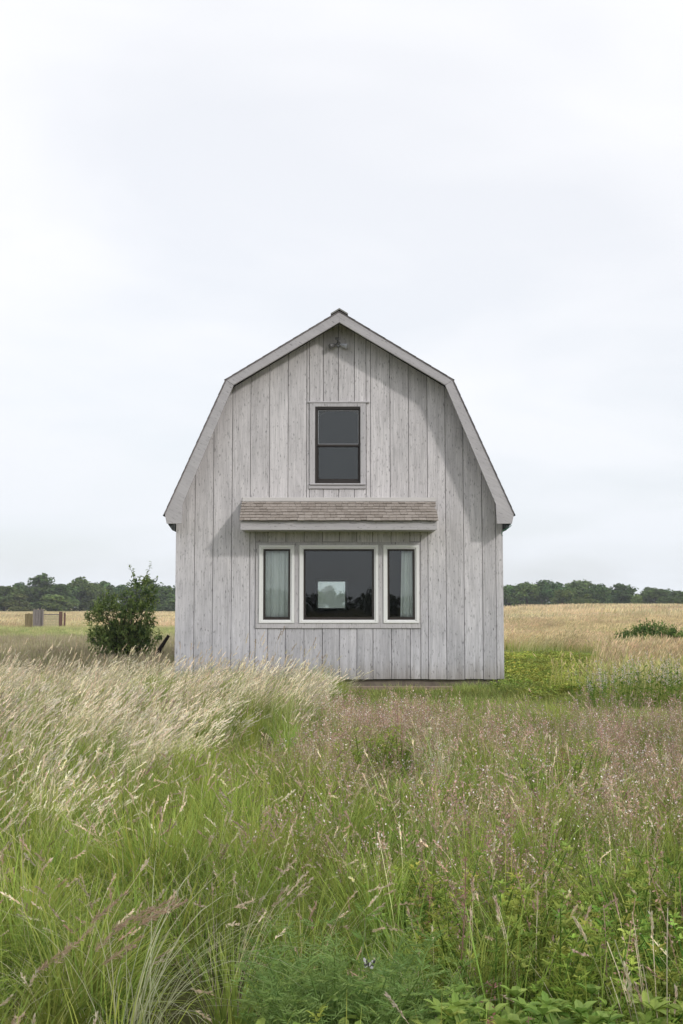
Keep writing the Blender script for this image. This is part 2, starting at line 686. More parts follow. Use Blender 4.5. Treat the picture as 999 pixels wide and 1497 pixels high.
def field_mix(x, y):
    """share of tan field at far points, by place"""
    n = vnoise(x, y, 7, 5) * 0.6 + vnoise(x, y, 2.4, 6) * 0.4
    left = sstep(56, 62, y + 6 * (n - 0.5))
    right = sstep(4, 9, x - 0.12 * (y - 8) + 5 * (n - 0.5)) * sstep(-2, 8, y)
    right = np.maximum(right, sstep(14, 24, y + 8 * (n - .5)) * sstep(0, 4, x))
    return np.where(x < -1, left, np.maximum(right, left))


def build_ground():
    X = axis(-14, 14, 0.3, -2500, 2500)
    Y = axis(-19, 24, 0.3, -1500, 3800)
    gx, gy = np.meshgrid(X, Y)
    gz = ground_z(gx, gy)
    # flat under the house
    gz = np.where((np.abs(gx + 0.035) < 2.9) & (gy > -0.1) & (gy < 8.3), np.minimum(gz, -0.12), gz)
    nx, ny = len(X), len(Y)
    vs = np.stack([gx.ravel(), gy.ravel(), gz.ravel()], 1)
    i = np.arange(nx * ny).reshape(ny, nx)
    fs = np.stack([i[:-1, :-1].ravel(), i[:-1, 1:].ravel(), i[1:, 1:].ravel(), i[1:, :-1].ravel()], 1)
    me = bpy.data.meshes.new('ground')
    me.vertices.add(len(vs))
    me.vertices.foreach_set('co', vs.ravel())
    me.loops.add(fs.size)
    me.loops.foreach_set('vertex_index', fs.ravel().astype('i'))
    me.polygons.add(len(fs))
    me.polygons.foreach_set('loop_start', np.arange(0, fs.size, 4).astype('i'))
    me.update(calc_edges=True)
    me.polygons.foreach_set('use_smooth', np.ones(len(fs), bool))
    x, y = vs[:, 0], vs[:, 1]
    near = 1 - sstep(6, 26, y)
    base = SOIL[None] * np.ones((len(vs), 1))
    n = vnoise(x, y, 5, 8)[:, None]
    far = GREEN[None] * (0.8 + 0.4 * n)
    # dull seeding grass just behind the house on the left, then a green strip
    dl = (sstep(30, 24, y + 5 * (n[:, 0] - .5)) * sstep(0, -2, x))[:, None]
    far = far * (1 - dl) + MAUVE[None] * dl
    tm = field_mix(x, y)[:, None]
    far = far * (1 - tm) + TAN[None] * (0.9 + 0.2 * n) * tm
    # a few green weedy patches in the tan field
    gp = (sstep(0.70, 0.80, vnoise(x, y * 0.5, 10, 11)) * tm[:, 0] * sstep(160, 60, y))[:, None]
    far = far * (1 - gp) + GREEN[None] * gp
    c = base * near[:, None] + far * (1 - near[:, None])
    lawn = (sstep(-5.2, -3.8, y) * sstep(-1.2, 0.0, x) * sstep(5.5, 4.0, x) * sstep(2, 0, y))[:, None]
    c = c * (1 - lawn) + np.array((0.13, 0.15, 0.045))[None] * lawn
    a = me.color_attributes.new('col', 'FLOAT_COLOR', 'POINT')
    cc = np.ones((len(vs), 4), 'f')
    cc[:, :3] = c
    a.data.foreach_set('color', cc.ravel())
    me.materials.append(ground_material())
    o = bpy.data.objects.new('ground', me)
    COL.objects.link(o)
    tag(o, kind='structure', label='open grassy ground and tan field running to the far trees')


build_ground()

# ------------------------------------------------------------------ the house
XC = -0.035
HW = 2.675        # half width of the wall
DEPTH = 8.0
KX, KZ = 1.83, 4.835   # gambrel kink
EX, EZ = 2.80, 2.645   # eave
AZ = 5.955             # apex


def roof_line(x, drop=0.0):
    a = abs(x - XC)
    if a < KX:
        z = AZ + (KZ - AZ) * a / KX
    else:
        z = KZ + (EZ - KZ) * (a - KX) / (EX - KX)
    return z - drop


def column(x0, x1, z0, z1=None, drop=0.10):
    """outline of a wall strip, top following the gambrel line when z1 is None"""
    if z1 is not None:
        return [(x0, z0), (x1, z0), (x1, z1), (x0, z1)]
    xs = [x1] + [b for b in (XC + KX, XC, XC - KX) if x0 < b < x1] + [x0]
    return [(x0, z0), (x1, z0)] + [(x, roof_line(x, drop)) for x in xs]


house = empty('gambrel_house', (0, 0, 0))
tag(house, 'weathered grey board-clad gambrel house standing in the tall grass', 'house')


def board(x0, x1, z0, z1=None, parent=house, gap=0.0036, y=None):
    m = MB()
    y0 = (random.uniform(-0.006, 0.004) if y is None else y)
    m.prism(column(x0 + gap, x1 - gap, z0 + random.uniform(-0.006, 0.004), z1), y0 - 0.022, 0.0, 0.004)
    return m.build('board', M['board'], parent)


# sheathing behind the boards: strips round the window openings
UPW = (-0.432, 0.328, 3.185, 4.460)
LOWS = [(-1.30, -0.81), (-0.65, 0.57), (0.715, 1.215)]
LZ0, LZ1 = 0.915, 2.145
m = MB()
m.prism(column(XC - HW + .01, -1.31, 0.0, None, 0.03), 0.002, 0.10, 0.001)
m.prism(column(1.225, XC + HW - .01, 0.0, None, 0.03), 0.002, 0.10, 0.001)
m.prism(column(-1.31, UPW[0], LZ1, None, 0.03), 0.002, 0.10, 0.001)
m.prism(column(UPW[1], 1.225, LZ1, None, 0.03), 0.002, 0.10, 0.001)
m.prism(column(UPW[0], UPW[1], LZ1, UPW[2]), 0.002, 0.10, 0.001)
m.prism(column(UPW[0], UPW[1], UPW[3], None, 0.03), 0.002, 0.10, 0.001)
m.prism(column(-1.31, 1.225, 0.0, LZ0), 0.002, 0.10, 0.001)
m.prism(column(LOWS[0][1], LOWS[1][0], LZ0, LZ1), 0.002, 0.10, 0.001)
m.prism(column(LOWS[1][1], LOWS[2][0], LZ0, LZ1), 0.002, 0.10, 0.001)
m.build('wall_sheathing', M['sheath'], house)

# full height boards at both sides
for s in ([-2.71, -2.40, -2.10, -1.795, -1.497], [1.410, 1.705, 1.997, 2.298, 2.518, 2.640]):
    for a, b in zip(s, s[1:]):
        board(a, b, 0.0)
up = [-1.497, -1.186, -0.881, -0.574]
for a, b in zip(up, up[1:]):
    board(a, b, 2.93)
board(-0.574, -0.529, 2.93)
mid_u = [-0.529, -0.301, -0.051, 0.214, 0.405]
for a, b in zip(mid_u, mid_u[1:]):
    board(a, b, 2.93, 3.095)
    board(a, b, 4.52)
board(0.405, 0.479, 2.93)
for a, b in ((0.479, 0.799), (0.799, 1.104), (1.104, 1.410)):
    board(a, b, 2.93)
board(-1.497, -1.403, 0.0, 2.62)
board(1.287, 1.410, 0.0, 2.62)
low = [-1.403, -1.20, -0.91, -0.61, -0.31, -0.036, 0.25, 0.51, 0.81, 1.116, 1.287]
for a, b in zip(low, low[1:]):
    board(a, b, 0.0, 0.817)
    board(a, b, 2.226, 2.62)

# side and back walls
for sx in (-1, 1):
    xo = XC + sx * HW
    ys = np.linspace(0.03, DEPTH, 27)
    for a, b in zip(ys, ys[1:]):
        m = MB()
        pr = random.uniform(0, 0.008)
        x_in, x_out = xo - sx * 0.03, xo + sx * (0.0 + pr)
        m.box(min(x_in, x_out), max(x_in, x_out), a + .004, b - .004, 0.0, 2.62)
        m.build('board', M['board'], house)
    m = MB()
    x_in, x_out = xo - sx * 0.10, xo - sx * 0.032
    m.box(min(x_in, x_out), max(x_in, x_out), 0.101, DEPTH - .101, 0.0, 2.62)
    m.build('wall_sheathing', M['sheath'], house)
BW = (-0.59, 0.13, 1.10, 1.80)
xs = [-2.71, -2.40, -2.10, -1.795, -1.497, -1.20, -0.91, -0.61, -0.31, -0.036, 0.25, 0.51, 0.81, 1.116, 1.41, 1.705, 1.997, 2.298, 2.640]
for a, b in zip(xs, xs[1:]):
    m = MB()
    for z0, z1 in (((0.0, BW[2] - .06), (BW[3] + .06, None)) if (b > BW[0] and a < BW[1]) else ((0.0, None),)):
        m.prism(column(a + .004, b - .004, z0, z1), DEPTH + .002, DEPTH + .022, 0.003)
    m.build('board', M['board'], house)
m = MB()
for poly in (column(XC - HW + .01, BW[0], 0, None, .03), column(BW[1], XC + HW - .01, 0, None, .03),
             column(BW[0], BW[1], 0, BW[2]), column(BW[0], BW[1], BW[3], None, .03)):
    m.prism(poly, DEPTH - .10, DEPTH, 0.001)
m.build('wall_sheathing', M['sheath'], house)
m = MB()
m.frame(BW[0] - .08, BW[1] + .08, BW[2] - .08, BW[3] + .08, .08, DEPTH + .023, DEPTH + .045)
bw = m.build('window', M['trim_v'], house)
m = MB()
m.frame(BW[0], BW[1], BW[2], BW[3], .045, DEPTH - .06, DEPTH - .01)
m.build('sash', M['white'], bw)
m = MB()
m.box(BW[0] + .04, BW[1] - .04, DEPTH - .04, DEPTH - .032, BW[2] + .04, BW[3] - .04)
m.build('pane', M['glass_back'], bw)

# interior
m = MB()
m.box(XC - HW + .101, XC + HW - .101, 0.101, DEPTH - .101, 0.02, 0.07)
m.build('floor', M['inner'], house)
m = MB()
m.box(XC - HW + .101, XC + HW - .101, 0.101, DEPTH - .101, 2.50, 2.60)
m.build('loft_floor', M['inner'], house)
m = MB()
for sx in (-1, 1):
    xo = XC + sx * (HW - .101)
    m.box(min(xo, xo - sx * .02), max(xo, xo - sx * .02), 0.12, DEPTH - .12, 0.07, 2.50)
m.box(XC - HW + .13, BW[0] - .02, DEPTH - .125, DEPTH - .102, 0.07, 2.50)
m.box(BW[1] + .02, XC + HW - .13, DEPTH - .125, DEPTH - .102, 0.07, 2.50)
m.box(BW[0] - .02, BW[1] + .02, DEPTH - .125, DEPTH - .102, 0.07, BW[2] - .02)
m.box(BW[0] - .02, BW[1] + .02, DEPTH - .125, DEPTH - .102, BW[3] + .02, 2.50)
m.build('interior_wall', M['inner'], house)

# foundation: low crumbling footing set back under the boards
m = MB()
m.box(XC - HW + .06, XC + HW - .06, 0.035, DEPTH - .04, -0.45, -0.012)
m.build('footing', M['concrete'], house)

# rake boards
OV = 0.40
def rake(poly, name='rake_board'):
    mb = MB()
    mb.prism(poly, -OV, -OV + .045, 0.004)
    return mb.build(name, M['rake'], house)

for sx in (-1, 1):
    def q(x, z):
        return (XC + sx * x, z)
    upper = [q(0, AZ - .005), q(KX, KZ - .005), q(KX - .115, KZ - .085), q(0, AZ - .172)]
    lower = [q(KX, KZ - .008), q(EX, EZ), q(EX - .03, 2.50), q(2.53, 2.50), q(2.515, 2.815), q(KX - .113, KZ - .088)]
    # split the lower board into convex pieces: the sloping run and its foot
    run = [q(KX, KZ - .008), q(EX, EZ), q(2.515, 2.815), q(KX - .113, KZ - .088)]
    foot = [q(EX, EZ), q(EX - .03, 2.50), q(2.53, 2.50), q(2.515, 2.815)]
    if sx > 0:
        upper, run, foot = upper[::-1], run[::-1], foot[::-1]
    rake(upper)
    mb = MB()
    mb.prism(run, -OV, -OV + .045, 0.0005)
    mb.prism(foot, -OV, -OV + .045, 0.0005)
    mb.build('rake_board', M['rake'], house)
    # eave soffit and eave board along the side
    mb = MB()
    x0, x1 = XC + sx * (EX - .05), XC + sx * (HW + .01)
    zs = 2.50
    vs = []
    for y in (-OV + .046, DEPTH + OV):
        vs += [(x0, y, 2.62), (x0, y, 2.485), (x1, y, 2.395), (x1, y, 2.62)]
    fs = [(0, 1, 2, 3), (7, 6, 5, 4), (0, 4, 5, 1), (1, 5, 6, 2), (2, 6, 7, 3), (3, 7, 4, 0)]
    if sx > 0:
        fs = [f[::-1] for f in fs]
    mb.add(vs, fs)
    mb.build('eave_soffit', M['roof'], house)

# roof: sloping slabs with rows of felt shingles
def slab(mb, p0, p1, th, y0, y1, sx):
    """slab between two x,z points (upper, lower), thickness measured outward"""
    d = Vector((p1[0] - p0[0], p1[1] - p0[1])).normalized()
    n = Vector((d.y, -d.x)) * (1 if d.y * 1 > 0 else -1)
    if n.y < 0:
        n = -n
    vs = []
    for y in (y0, y1):
        vs += [(p0[0], y, p0[1]), (p1[0], y, p1[1]), (p1[0] + n.x * th, y, p1[1] + n.y * th), (p0[0] + n.x * th, y, p0[1] + n.y * th)]
    fs = [(0, 1, 2, 3), (7, 6, 5, 4), (0, 4, 5, 1), (1, 5, 6, 2), (2, 6, 7, 3), (3, 7, 4, 0)]
    if sx > 0:
        fs = [f[::-1] for f in fs]
    mb.add(vs, fs)


deck = MB()
shing = MB()
for sx in (-1, 1):
    A = (XC, AZ - .002)
    K = (XC + sx * KX, KZ - .002)
    E_ = (XC + sx * EX, EZ + .002)
    slab(deck, A, K, 0.016, -OV - .008, DEPTH + OV, sx)
    slab(deck, K, E_, 0.016, -OV - .008, DEPTH + OV, sx)
    for P, Q in ((A, (K[0] + sx * .03, K[1] - .018)), (K, (E_[0] + sx * .012, E_[1] - .03))):
        p = Vector(P)
        q2 = Vector(Q)
        ln = (q2 - p).length
        d = (q2 - p).normalized()
        n = Vector((-d.y, d.x))
        if n.y < 0:
            n = -n
        rows = int(ln / 0.14)
        ex = ln / rows
        for r in range(rows):
            y = -OV - .018 - (0.15 if r % 2 else 0)
            while y < DEPTH + OV:
                ya, yb = max(y + .004, -OV - .018), min(y + .30, DEPTH + OV + .01)
                a0 = p + d * (ex * r) + n * .017
                a1 = p + d * (ex * (r + 1) + random.uniform(-.006, .006)) + n * (.0205 + random.uniform(0, .001))
                b1 = a1 - n * .0045
                vs = [(a0.x, ya, a0.y), (a0.x, yb, a0.y), (a1.x, yb, a1.y), (a1.x, ya, a1.y), (b1.x, ya, b1.y), (b1.x, yb, b1.y)]
                fs = [(0, 1, 2, 3), (3, 2, 5, 4), (0, 3, 4), (1, 5, 2)]
                if sx < 0:
                    fs = [f[::-1] for f in fs]
                shing.add(vs, fs)
                y += .30
roof = deck.build('roof', M['old_wood_grey'], house)
tag(shing.build('roof_shingles', M['roof'], roof), kind='stuff')
m = MB()
y = -OV - .03
cap_m = plain('ridge_cap_felt', (0.24, 0.235, 0.225), 0.9, 0.1, noise=0.3, scale=40)
while y < DEPTH + OV:
    m = MB()
    for sx in (-1, 1):
        d = Vector((sx * KX, KZ - AZ)).normalized()
        n = Vector((0, 1))
        p0 = Vector((XC, AZ + .045))
        p1 = p0 + d * .165
        vs = []
        for yy, up_ in ((y, .012), (y + .30, 0)):
            vs += [(p0.x, yy, p0.y + up_), (p1.x, yy, p1.y + up_), (p1.x, yy, p1.y - .014), (p0.x, yy, p0.y - .014)]
        fs = [(0, 3, 2, 1), (4, 5, 6, 7), (0, 1, 5, 4), (1, 2, 6, 5), (2, 3, 7, 6)]
        if sx < 0:
            fs = [f[::-1] for f in fs]
        m.add(vs, fs)
    m.build('ridge_cap', cap_m, roof)
    y += .29

# upper window
m = MB()
m.frame(-0.527, 0.403, 3.165, 4.520, .092, -0.045, -0.002, 0.003, wt=.062, wb=0.0)
uw = m.build('window', M['trim_v'], house)
uw['label'] = 'upper dark brown double hung window in the gable'
m = MB()
m.box(-0.552, 0.462, -0.058, -0.004, 4.5215, 4.545, .004)
m.build('head_cap', M['trim_h'], uw)
m = MB()
m.box(-0.515, 0.395, -0.075, 0.0, 3.160, 3.184, .004)
m.build('sill', M['trim_h'], uw)
m = MB()
m.box(-0.537, 0.405, -0.050, -0.002, 3.098, 3.157, .004)
m.build('apron', M['trim_h'], uw)
m = MB()
m.frame(-0.433, 0.326, 3.187, 4.456, .034, -0.030, 0.05, 0.003)
m.build('frame', M['sash'], uw)
m = MB()
m.frame(-0.398, 0.291, 3.800, 4.421, .012, -0.012, 0.02, 0.002, wt=.020, wb=.038)
m.build('sash', M['sash'], uw)
m = MB()
m.frame(-0.398, 0.291, 3.222, 3.834, .022, 0.021, 0.045, 0.002, wt=.034, wb=.045)
m.build('sash', M['sash'], uw)
bead = plain('pale_glazing_bead', (0.42, 0.43, 0.45), 0.5, 0.4)
m = MB()
m.frame(-0.3865, 0.2795, 3.8375, 4.4015, .007, -0.006, 0.004, 0.001)
m.build('glazing_bead', bead, uw)
m = MB()
m.box(-0.386, 0.279, 0.006, 0.012, 3.836, 4.403)
m.build('pane', M['glass'], uw)
m = MB()
m.box(-0.377, 0.270, 0.032, 0.038, 3.265, 3.802)
m.build('pane', M['glass'], uw)
# no blind is built; the loft behind the panes stays empty
# lower window group: grey casing, three white frames
m = MB()
cx0, cx1, cz0, cz1 = -1.400, 1.284, 0.820, 2.2225
m.box(cx0, cx1, -0.040, -0.002, 2.1785, cz1, .004)
m.box(cx0, cx1, -0.046, -0.002, cz0, 0.9025, .004)
for a, b in ((cx0, -1.3455), (-0.7645, -0.6895), (0.6005, 0.6775), (1.2645, cx1)):
    m.box(a, b, -0.040, -0.002, 0.904, 2.177, .004)
lw = m.build('window', M['trim_v'], house)
lw['label'] = 'wide three-part window with white frames under the small pent roof'
for a, b, pane_in in ((-1.344, -0.766, .058), (-0.688, 0.599, .058), (0.679, 1.263, .058)):
    m = MB()
    m.frame(a, b, 0.904, 2.177, .050, -0.062, -0.004, .006, wt=.05, wb=.036)
    m.frame(a + .0505, b - .0505, 0.9405, 2.1265, .018, -0.045, 0.03, .003)
    m.build('frame', M['white'], lw)
    m = MB()
    m.frame(a + .069, b - .069, 0.959, 2.108, .034, -0.028, 0.04, .004, wb=.046, wt=.03)
    m.build('sash', M['sash'], lw)
    m = MB()
    m.box(a + .098, b - .098, 0.004, 0.012, 1.000, 2.080)
    m.build('pane', M['glass'], lw)

# pent roof over the lower window
PX0, PX1 = -1.605, 1.518
PY, PZW, PZF = -0.55, 2.905, 2.555
m = MB()
vs = []
for x in (PX0, PX1):
    vs += [(x, -.024, PZW - .03), (x, PY + .02, PZF - .03), (x, PY + .02, 2.40), (x, -.024, 2.40)]
m.add(vs, [(0, 1, 2, 3), (7, 6, 5, 4), (0, 4, 5, 1), (2, 6, 7, 3), (1, 5, 6, 2), (3, 7, 4, 0)])
pent = m.build('pent_roof', M['trim_h'], house)
m = MB()
m.box(PX0 - .004, PX1 + .004, PY - .012, PY + .018, 2.386, 2.528, .004)
m.build('fascia', M['trim_h'], pent)
m = MB()
m.box(PX0 + .02, PX1 - .02, PY + .03, -.03, 2.388, 2.399)
m.build('soffit', M['trim_h'], pent)
m = MB()
m.box(-1.622, 1.545, -0.050, -0.0225, 2.885, 2.955, .004)
m.box(-1.622, 1.545, -0.062, -0.0505, 2.885, 2.920, .003)
m.build('flashing', M['flash'], pent)
d = Vector((PY - .02, PZF - PZW)).normalized()
n = Vector((-d.y, d.x))
if n.y < 0:
    n = -n
ln = Vector((PY - .02, PZF - PZW)).length + .02
rows = 7
ex = ln / rows
for r in range(rows):
    x = -1.630 - random.uniform(0, .1)
    while x < 1.535:
        w = random.uniform(.09, .135)
        xa, xb = max(x + .002, -1.630 + .002 * r), min(x + w - .002, 1.535)
        x += w
        if xb - xa < .02:
            continue
        a0 = Vector((-.03, PZW - .02)) + d * (ex * r - .02) + n * .004
        a1 = Vector((-.03, PZW - .02)) + d * (ex * (r + 1) + random.uniform(-.008, .008)) + n * (.020 + random.uniform(-.002, .005))
        b0, b1 = a0 - n * .012, a1 - n * .011
        vs = []
        for xx in (xa, xb):
            vs += [(xx, a0.x, a0.y), (xx, a1.x, a1.y), (xx, b1.x, b1.y), (xx, b0.x, b0.y)]
        m = MB()
        m.add(vs, [(0, 1, 2, 3), (7, 6, 5, 4), (0, 4, 5, 1), (1, 5, 6, 2), (2, 6, 7, 3), (3, 7, 4, 0)])
        m.build('shingle', M['shingle'], pent)

# twin floodlight under the ridge
m = MB()
m.tube([(-.05, -.026, 5.50), (-.05, -.055, 5.50)], .042, 12)
m.tube([(-.05, -.05, 5.50), (-.055, -.10, 5.53), (-.075, -.12, 5.565)], .014, 8)
m.tube([(-.105, -.15, 5.57), (-.035, -.15, 5.575)], .022, 8)
lamp = m.build('security_light', M['metal'], house)
for sx in (-1, 1):
    m = MB()
    c = Vector((-.05 + sx * .03, -.08, 5.49))
    dd = Vector((sx * .75, -.35, -.30)).normalized()
    m.tube([c, c + dd * .03, c + dd * .05, c + dd * .11, c + dd * .13], [.012, .016, .026, .042, .044], 10)
    m.tube([c + dd * .131, c + dd * .137], [.041, .036], 10)
    m.build('lamp_head', M['metal'] if sx < 0 else M['lens'], lamp)

# loose green wire at the right eave
m = MB()
pts = [(XC + 2.72, -.37, 2.56), (XC + 2.76, -.37, 2.47), (XC + 2.70, -.37, 2.42), (XC + 2.64, -.36, 2.40), (XC + 2.60, -.36, 2.34), (XC + 2.62, -.36, 2.30)]
m.tube(pts, .008, 5)
m.build('eave_wire', M['wire'], house)


# curtains
def curtain(x0, x1, label, side):
    m = MB()
    nx, nz = 44, 10
    z0, z1 = 0.96, 2.14
    vs = []
    ph = [random.uniform(0, 6) for _ in range(4)]
    for j in range(nz + 1):
        tz = j / nz
        for i in range(nx + 1):
            u = i / nx
            sw = 1 + 0.10 * (1 - tz) * side
            x = x0 + (x1 - x0) * (u if side < 0 else 1 - (1 - u) * sw)
            y = .095 + .022 * math.sin(u * 21 + ph[0] + .5 * tz) + .012 * math.sin(u * 47 + ph[1] - .7 * tz) + .01 * math.sin(u * 9 + ph[2])
            vs.append((x, y, z0 + (z1 - z0) * tz))
    fs = []
    w = nx + 1
    for j in range(nz):
        for i in range(nx):
            fs.append((j * w + i, j * w + i + 1, (j + 1) * w + i + 1, (j + 1) * w + i))
    m.add(vs, fs)
    o = m.build('curtain', M['curtain'], None, True)
    sol = o.modifiers.new('cloth_thickness', 'SOLIDIFY')
    sol.thickness = .003
    tag(o, label, 'curtain', 'pale curtains hanging behind the lower window')


curtain(-1.30, -0.80, 'pale green-grey curtain filling the whole left pane of the wide window', -1)
curtain(0.985, 1.215, 'narrow pale curtain at the right edge of the right-hand pane', 1)

# plank lying in the grass in front of the footing
m = MB()
m.box(-0.9, 1.74, -0.66, -0.50, -0.14, -0.075, .006)
pl = m.build('plank', wood('pinkish_plank', (0.36, 0.27, 0.22), (0.20, 0.15, 0.12), rot=(0, R(90), 0), low_grey=False))
tag(pl, 'long low timber plank lying in the grass along the foot of the house', 'plank')

# ------------------------------------------------------------------ vegetation
def jit(c, a=0.12):
    k = 1 + random.uniform(-a, a)
    return (c[0] * k * (1 + random.uniform(-a, a) * .5), c[1] * k, c[2] * k * (1 + random.uniform(-a, a) * .5))


def lerp3(a, b, t):
    return tuple(a[i] + (b[i] - a[i]) * t for i in range(3))


def curve_pts(base, az, L, phi0, bend, n, wind=0.0):
    """points of a stem that starts phi0 off vertical toward az and curls over by bend; wind pushes it to +x"""
    pts = [Vector(base)]
    p = Vector(base)
    for i in range(n):
        t = (i + .5) / n
        ph = phi0 + bend * t ** 1.6
        d = Vector((math.cos(az) * math.sin(ph), math.sin(az) * math.sin(ph), math.cos(ph)))
        d.x += wind * t * t
        d.normalize()
        p = p + d * (L / n)
        pts.append(p.copy())
    return pts


def blade(m, base, az, L, w, phi0, bend, c0, c1, n=4, wind=0.0, tip=0.05, side=None):
    pts = curve_pts(base, az, L, phi0, bend, n, wind)
    sa = az + math.pi / 2 + random.uniform(-.6, .6) if side is None else side
    s = Vector((math.cos(sa), math.sin(sa), 0))
    vs, cs = [], []
    for i, p in enumerate(pts):
        t = i / n
        ww = w * (1 - t) ** .6 if i < n else w * tip
        ww = max(ww, w * tip)
        vs += [tuple(p - s * ww * .5), tuple(p + s * ww * .5)]
        c = lerp3(c0, c1, t)
        cs += [c, c]
    fs = [(2 * i, 2 * i + 1, 2 * i + 3, 2 * i + 2) for i in range(n)]
    m.add(vs, fs, cs)
    return pts


def diamond(m, p, d, L, w, c, nrm=None):
    d = Vector(d).normalized()
    r = Vector((random.uniform(-1, 1), random.uniform(-1, 1), random.uniform(-1, 1)))
    s = d.cross(r if nrm is None else nrm)
    if s.length < 1e-3:
        s = d.cross(Vector((1, 0, 0)))
    s.normalize()
    p = Vector(p)
    m.add([tuple(p), tuple(p + d * L * .45 + s * w * .5), tuple(p + d * L), tuple(p + d * L * .45 - s * w * .5)],
          [(0, 1, 2, 3)], c)


def leaf(m, p, d, L, w, c, up=Vector((0, 0, 1)), fold=.25):
    """six-sided leaf, folded along its rib"""
    d = Vector(d).normalized()
    s = d.cross(up)
    if s.length < 1e-3:
        s = Vector((1, 0, 0))
    s.normalize()
    u = s.cross(d).normalized()
    p = Vector(p)
    k = fold * w
    vs = [p, p + d * L * .3 + s * w * .45 + u * k, p + d * L * .7 + s * w * .38 + u * k * .8, p + d * L - u * L * .1,
          p + d * L * .7 - s * w * .38 + u * k * .8, p + d * L * .3 - s * w * .45 + u * k, p + d * L * .5]
    m.add([tuple(v) for v in vs], [(0, 1, 6), (1, 2, 6), (2, 3, 6), (3, 4, 6), (4, 5, 6), (5, 0, 6)], c)


STRAW = (0.80, 0.72, 0.53)
STRAW2 = (0.66, 0.56, 0.37)
BROWN = (0.42, 0.30, 0.21)
PINK = (0.54, 0.37, 0.31)
PALE = (0.88, 0.80, 0.77)
G_MID = (0.205, 0.325, 0.06)
G_YEL = (0.45, 0.49, 0.125)
G_DRK = (0.12, 0.20, 0.04)
G_BLU = (0.22, 0.32, 0.085)


def disc(r):
    a = random.uniform(0, 2 * math.pi)
    q = r * math.sqrt(random.random())
    return Vector((math.cos(a) * q, math.sin(a) * q, -.03)), a


def seed_head(m, pts, L, k, c, spread=.5, w=.005, dl=.02):
    """spikelets along the last stretch of a stem"""
    end = pts[-1]
    prev = pts[-2]
    d = (end - prev).normalized()
    for i in range(k):
        t = i / k
        p = end - d * L * (1 - t) * .7
        o = Vector((random.gauss(0, 1), random.gauss(0, 1), random.gauss(0, 1))) * spread
        diamond(m, p, d + o, dl * random.uniform(.7, 1.3), w * random.uniform(.7, 1.3), jit(c, .15))


def straw_tuft():
    m = MB()
    wind = random.uniform(.35, 1.0)
    for _ in range(random.randint(9, 22)):
        b, a = disc(.12)
        a = random.gauss(0.0, 1.1)
        L = random.uniform(.5, .92)
        pts = blade(m, b, a, L, random.uniform(.003, .0045), random.uniform(.03, .3), random.uniform(.2, .9),
                    jit(lerp3(G_YEL, STRAW2, .35)), jit(STRAW), 5, wind, .5)
        hc = lerp3(STRAW, PALE, random.random() * .5) if random.random() < .85 else lerp3(BROWN, STRAW, .5)
        seed_head(m, pts, .17, 12, hc, .20, .008, .034)
    for _ in range(random.randint(0, 3)):
        b, a = disc(.12)
        pts = blade(m, b, random.gauss(0, .8), random.uniform(.85, 1.15), .004, random.uniform(.02, .2), random.uniform(.1, .5), jit(G_YEL), jit(STRAW2), 6, wind * .5, .6)
        seed_head(m, pts, .15, 22, lerp3(BROWN, STRAW, .3 + .7 * random.random()), .3, .009, .026)
    for _ in range(46):
        b, a = disc(.15)
        c = jit(lerp3(G_MID, G_YEL, random.random() * .7), .2)
        blade(m, b, random.gauss(0, 1.4), random.uniform(.3, .6), random.uniform(.004, .007), random.uniform(.05, .4), random.uniform(.3, 1.2),
              c, jit(lerp3(c, STRAW2, random.random() * .5)), 4, wind * .5)
    for _ in range(5):
        b, a = disc(.15)
        blade(m, b, a, random.uniform(.2, .5), .004, random.uniform(.2, .7), random.uniform(.3, 1.6), jit(BROWN), jit(STRAW2), 4, .3)
    return m


def green_tuft(dark=None, tall=1.0):
    m = MB()
    dark = random.random() * .8 if dark is None else dark
    yel = random.random() * .7
    cc = lerp3(G_MID, G_DRK, dark)
    tus = random.random() < .5          # half of them are tight tussocks that fan out
    for _ in range(120 if tus else 65):
        b, a = disc(.06 if tus else .14)
        if tus:
            a = math.atan2(b.y, b.x) + random.gauss(0, .5)
        c = jit(lerp3(cc, G_YEL, random.random() * yel), .25)
        blade(m, b, a, random.uniform(.28, .62) * tall, random.uniform(.0042, .009), random.uniform(.02, .45), random.uniform(.2, 1.9), c,
              jit(lerp3(c, G_YEL, .5)), 6, random.uniform(0, .35))
    for _ in range(random.randint(8, 26)):
        b, a = disc(.12)
        blade(m, b, a, random.uniform(.2, .5) * tall, .004, random.uniform(.1, .8), random.uniform(.3, 1.8), jit(lerp3(BROWN, STRAW2, random.random())), jit(STRAW), 5, .3)
    if random.random() < .75:
        for _ in range(random.randint(1, 5)):
            b, a = disc(.1)
            pts = blade(m, b, random.gauss(0, 1.3), random.uniform(.45, .72) * tall, .0035, .1, random.uniform(.2, 1.3), jit(G_YEL), jit(STRAW2), 6, .3, .6)
            seed_head(m, pts, random.uniform(.06, .13), 26, lerp3(lerp3(BROWN, PINK, random.random()), STRAW, random.random()), .28, .006, .017)
    return m


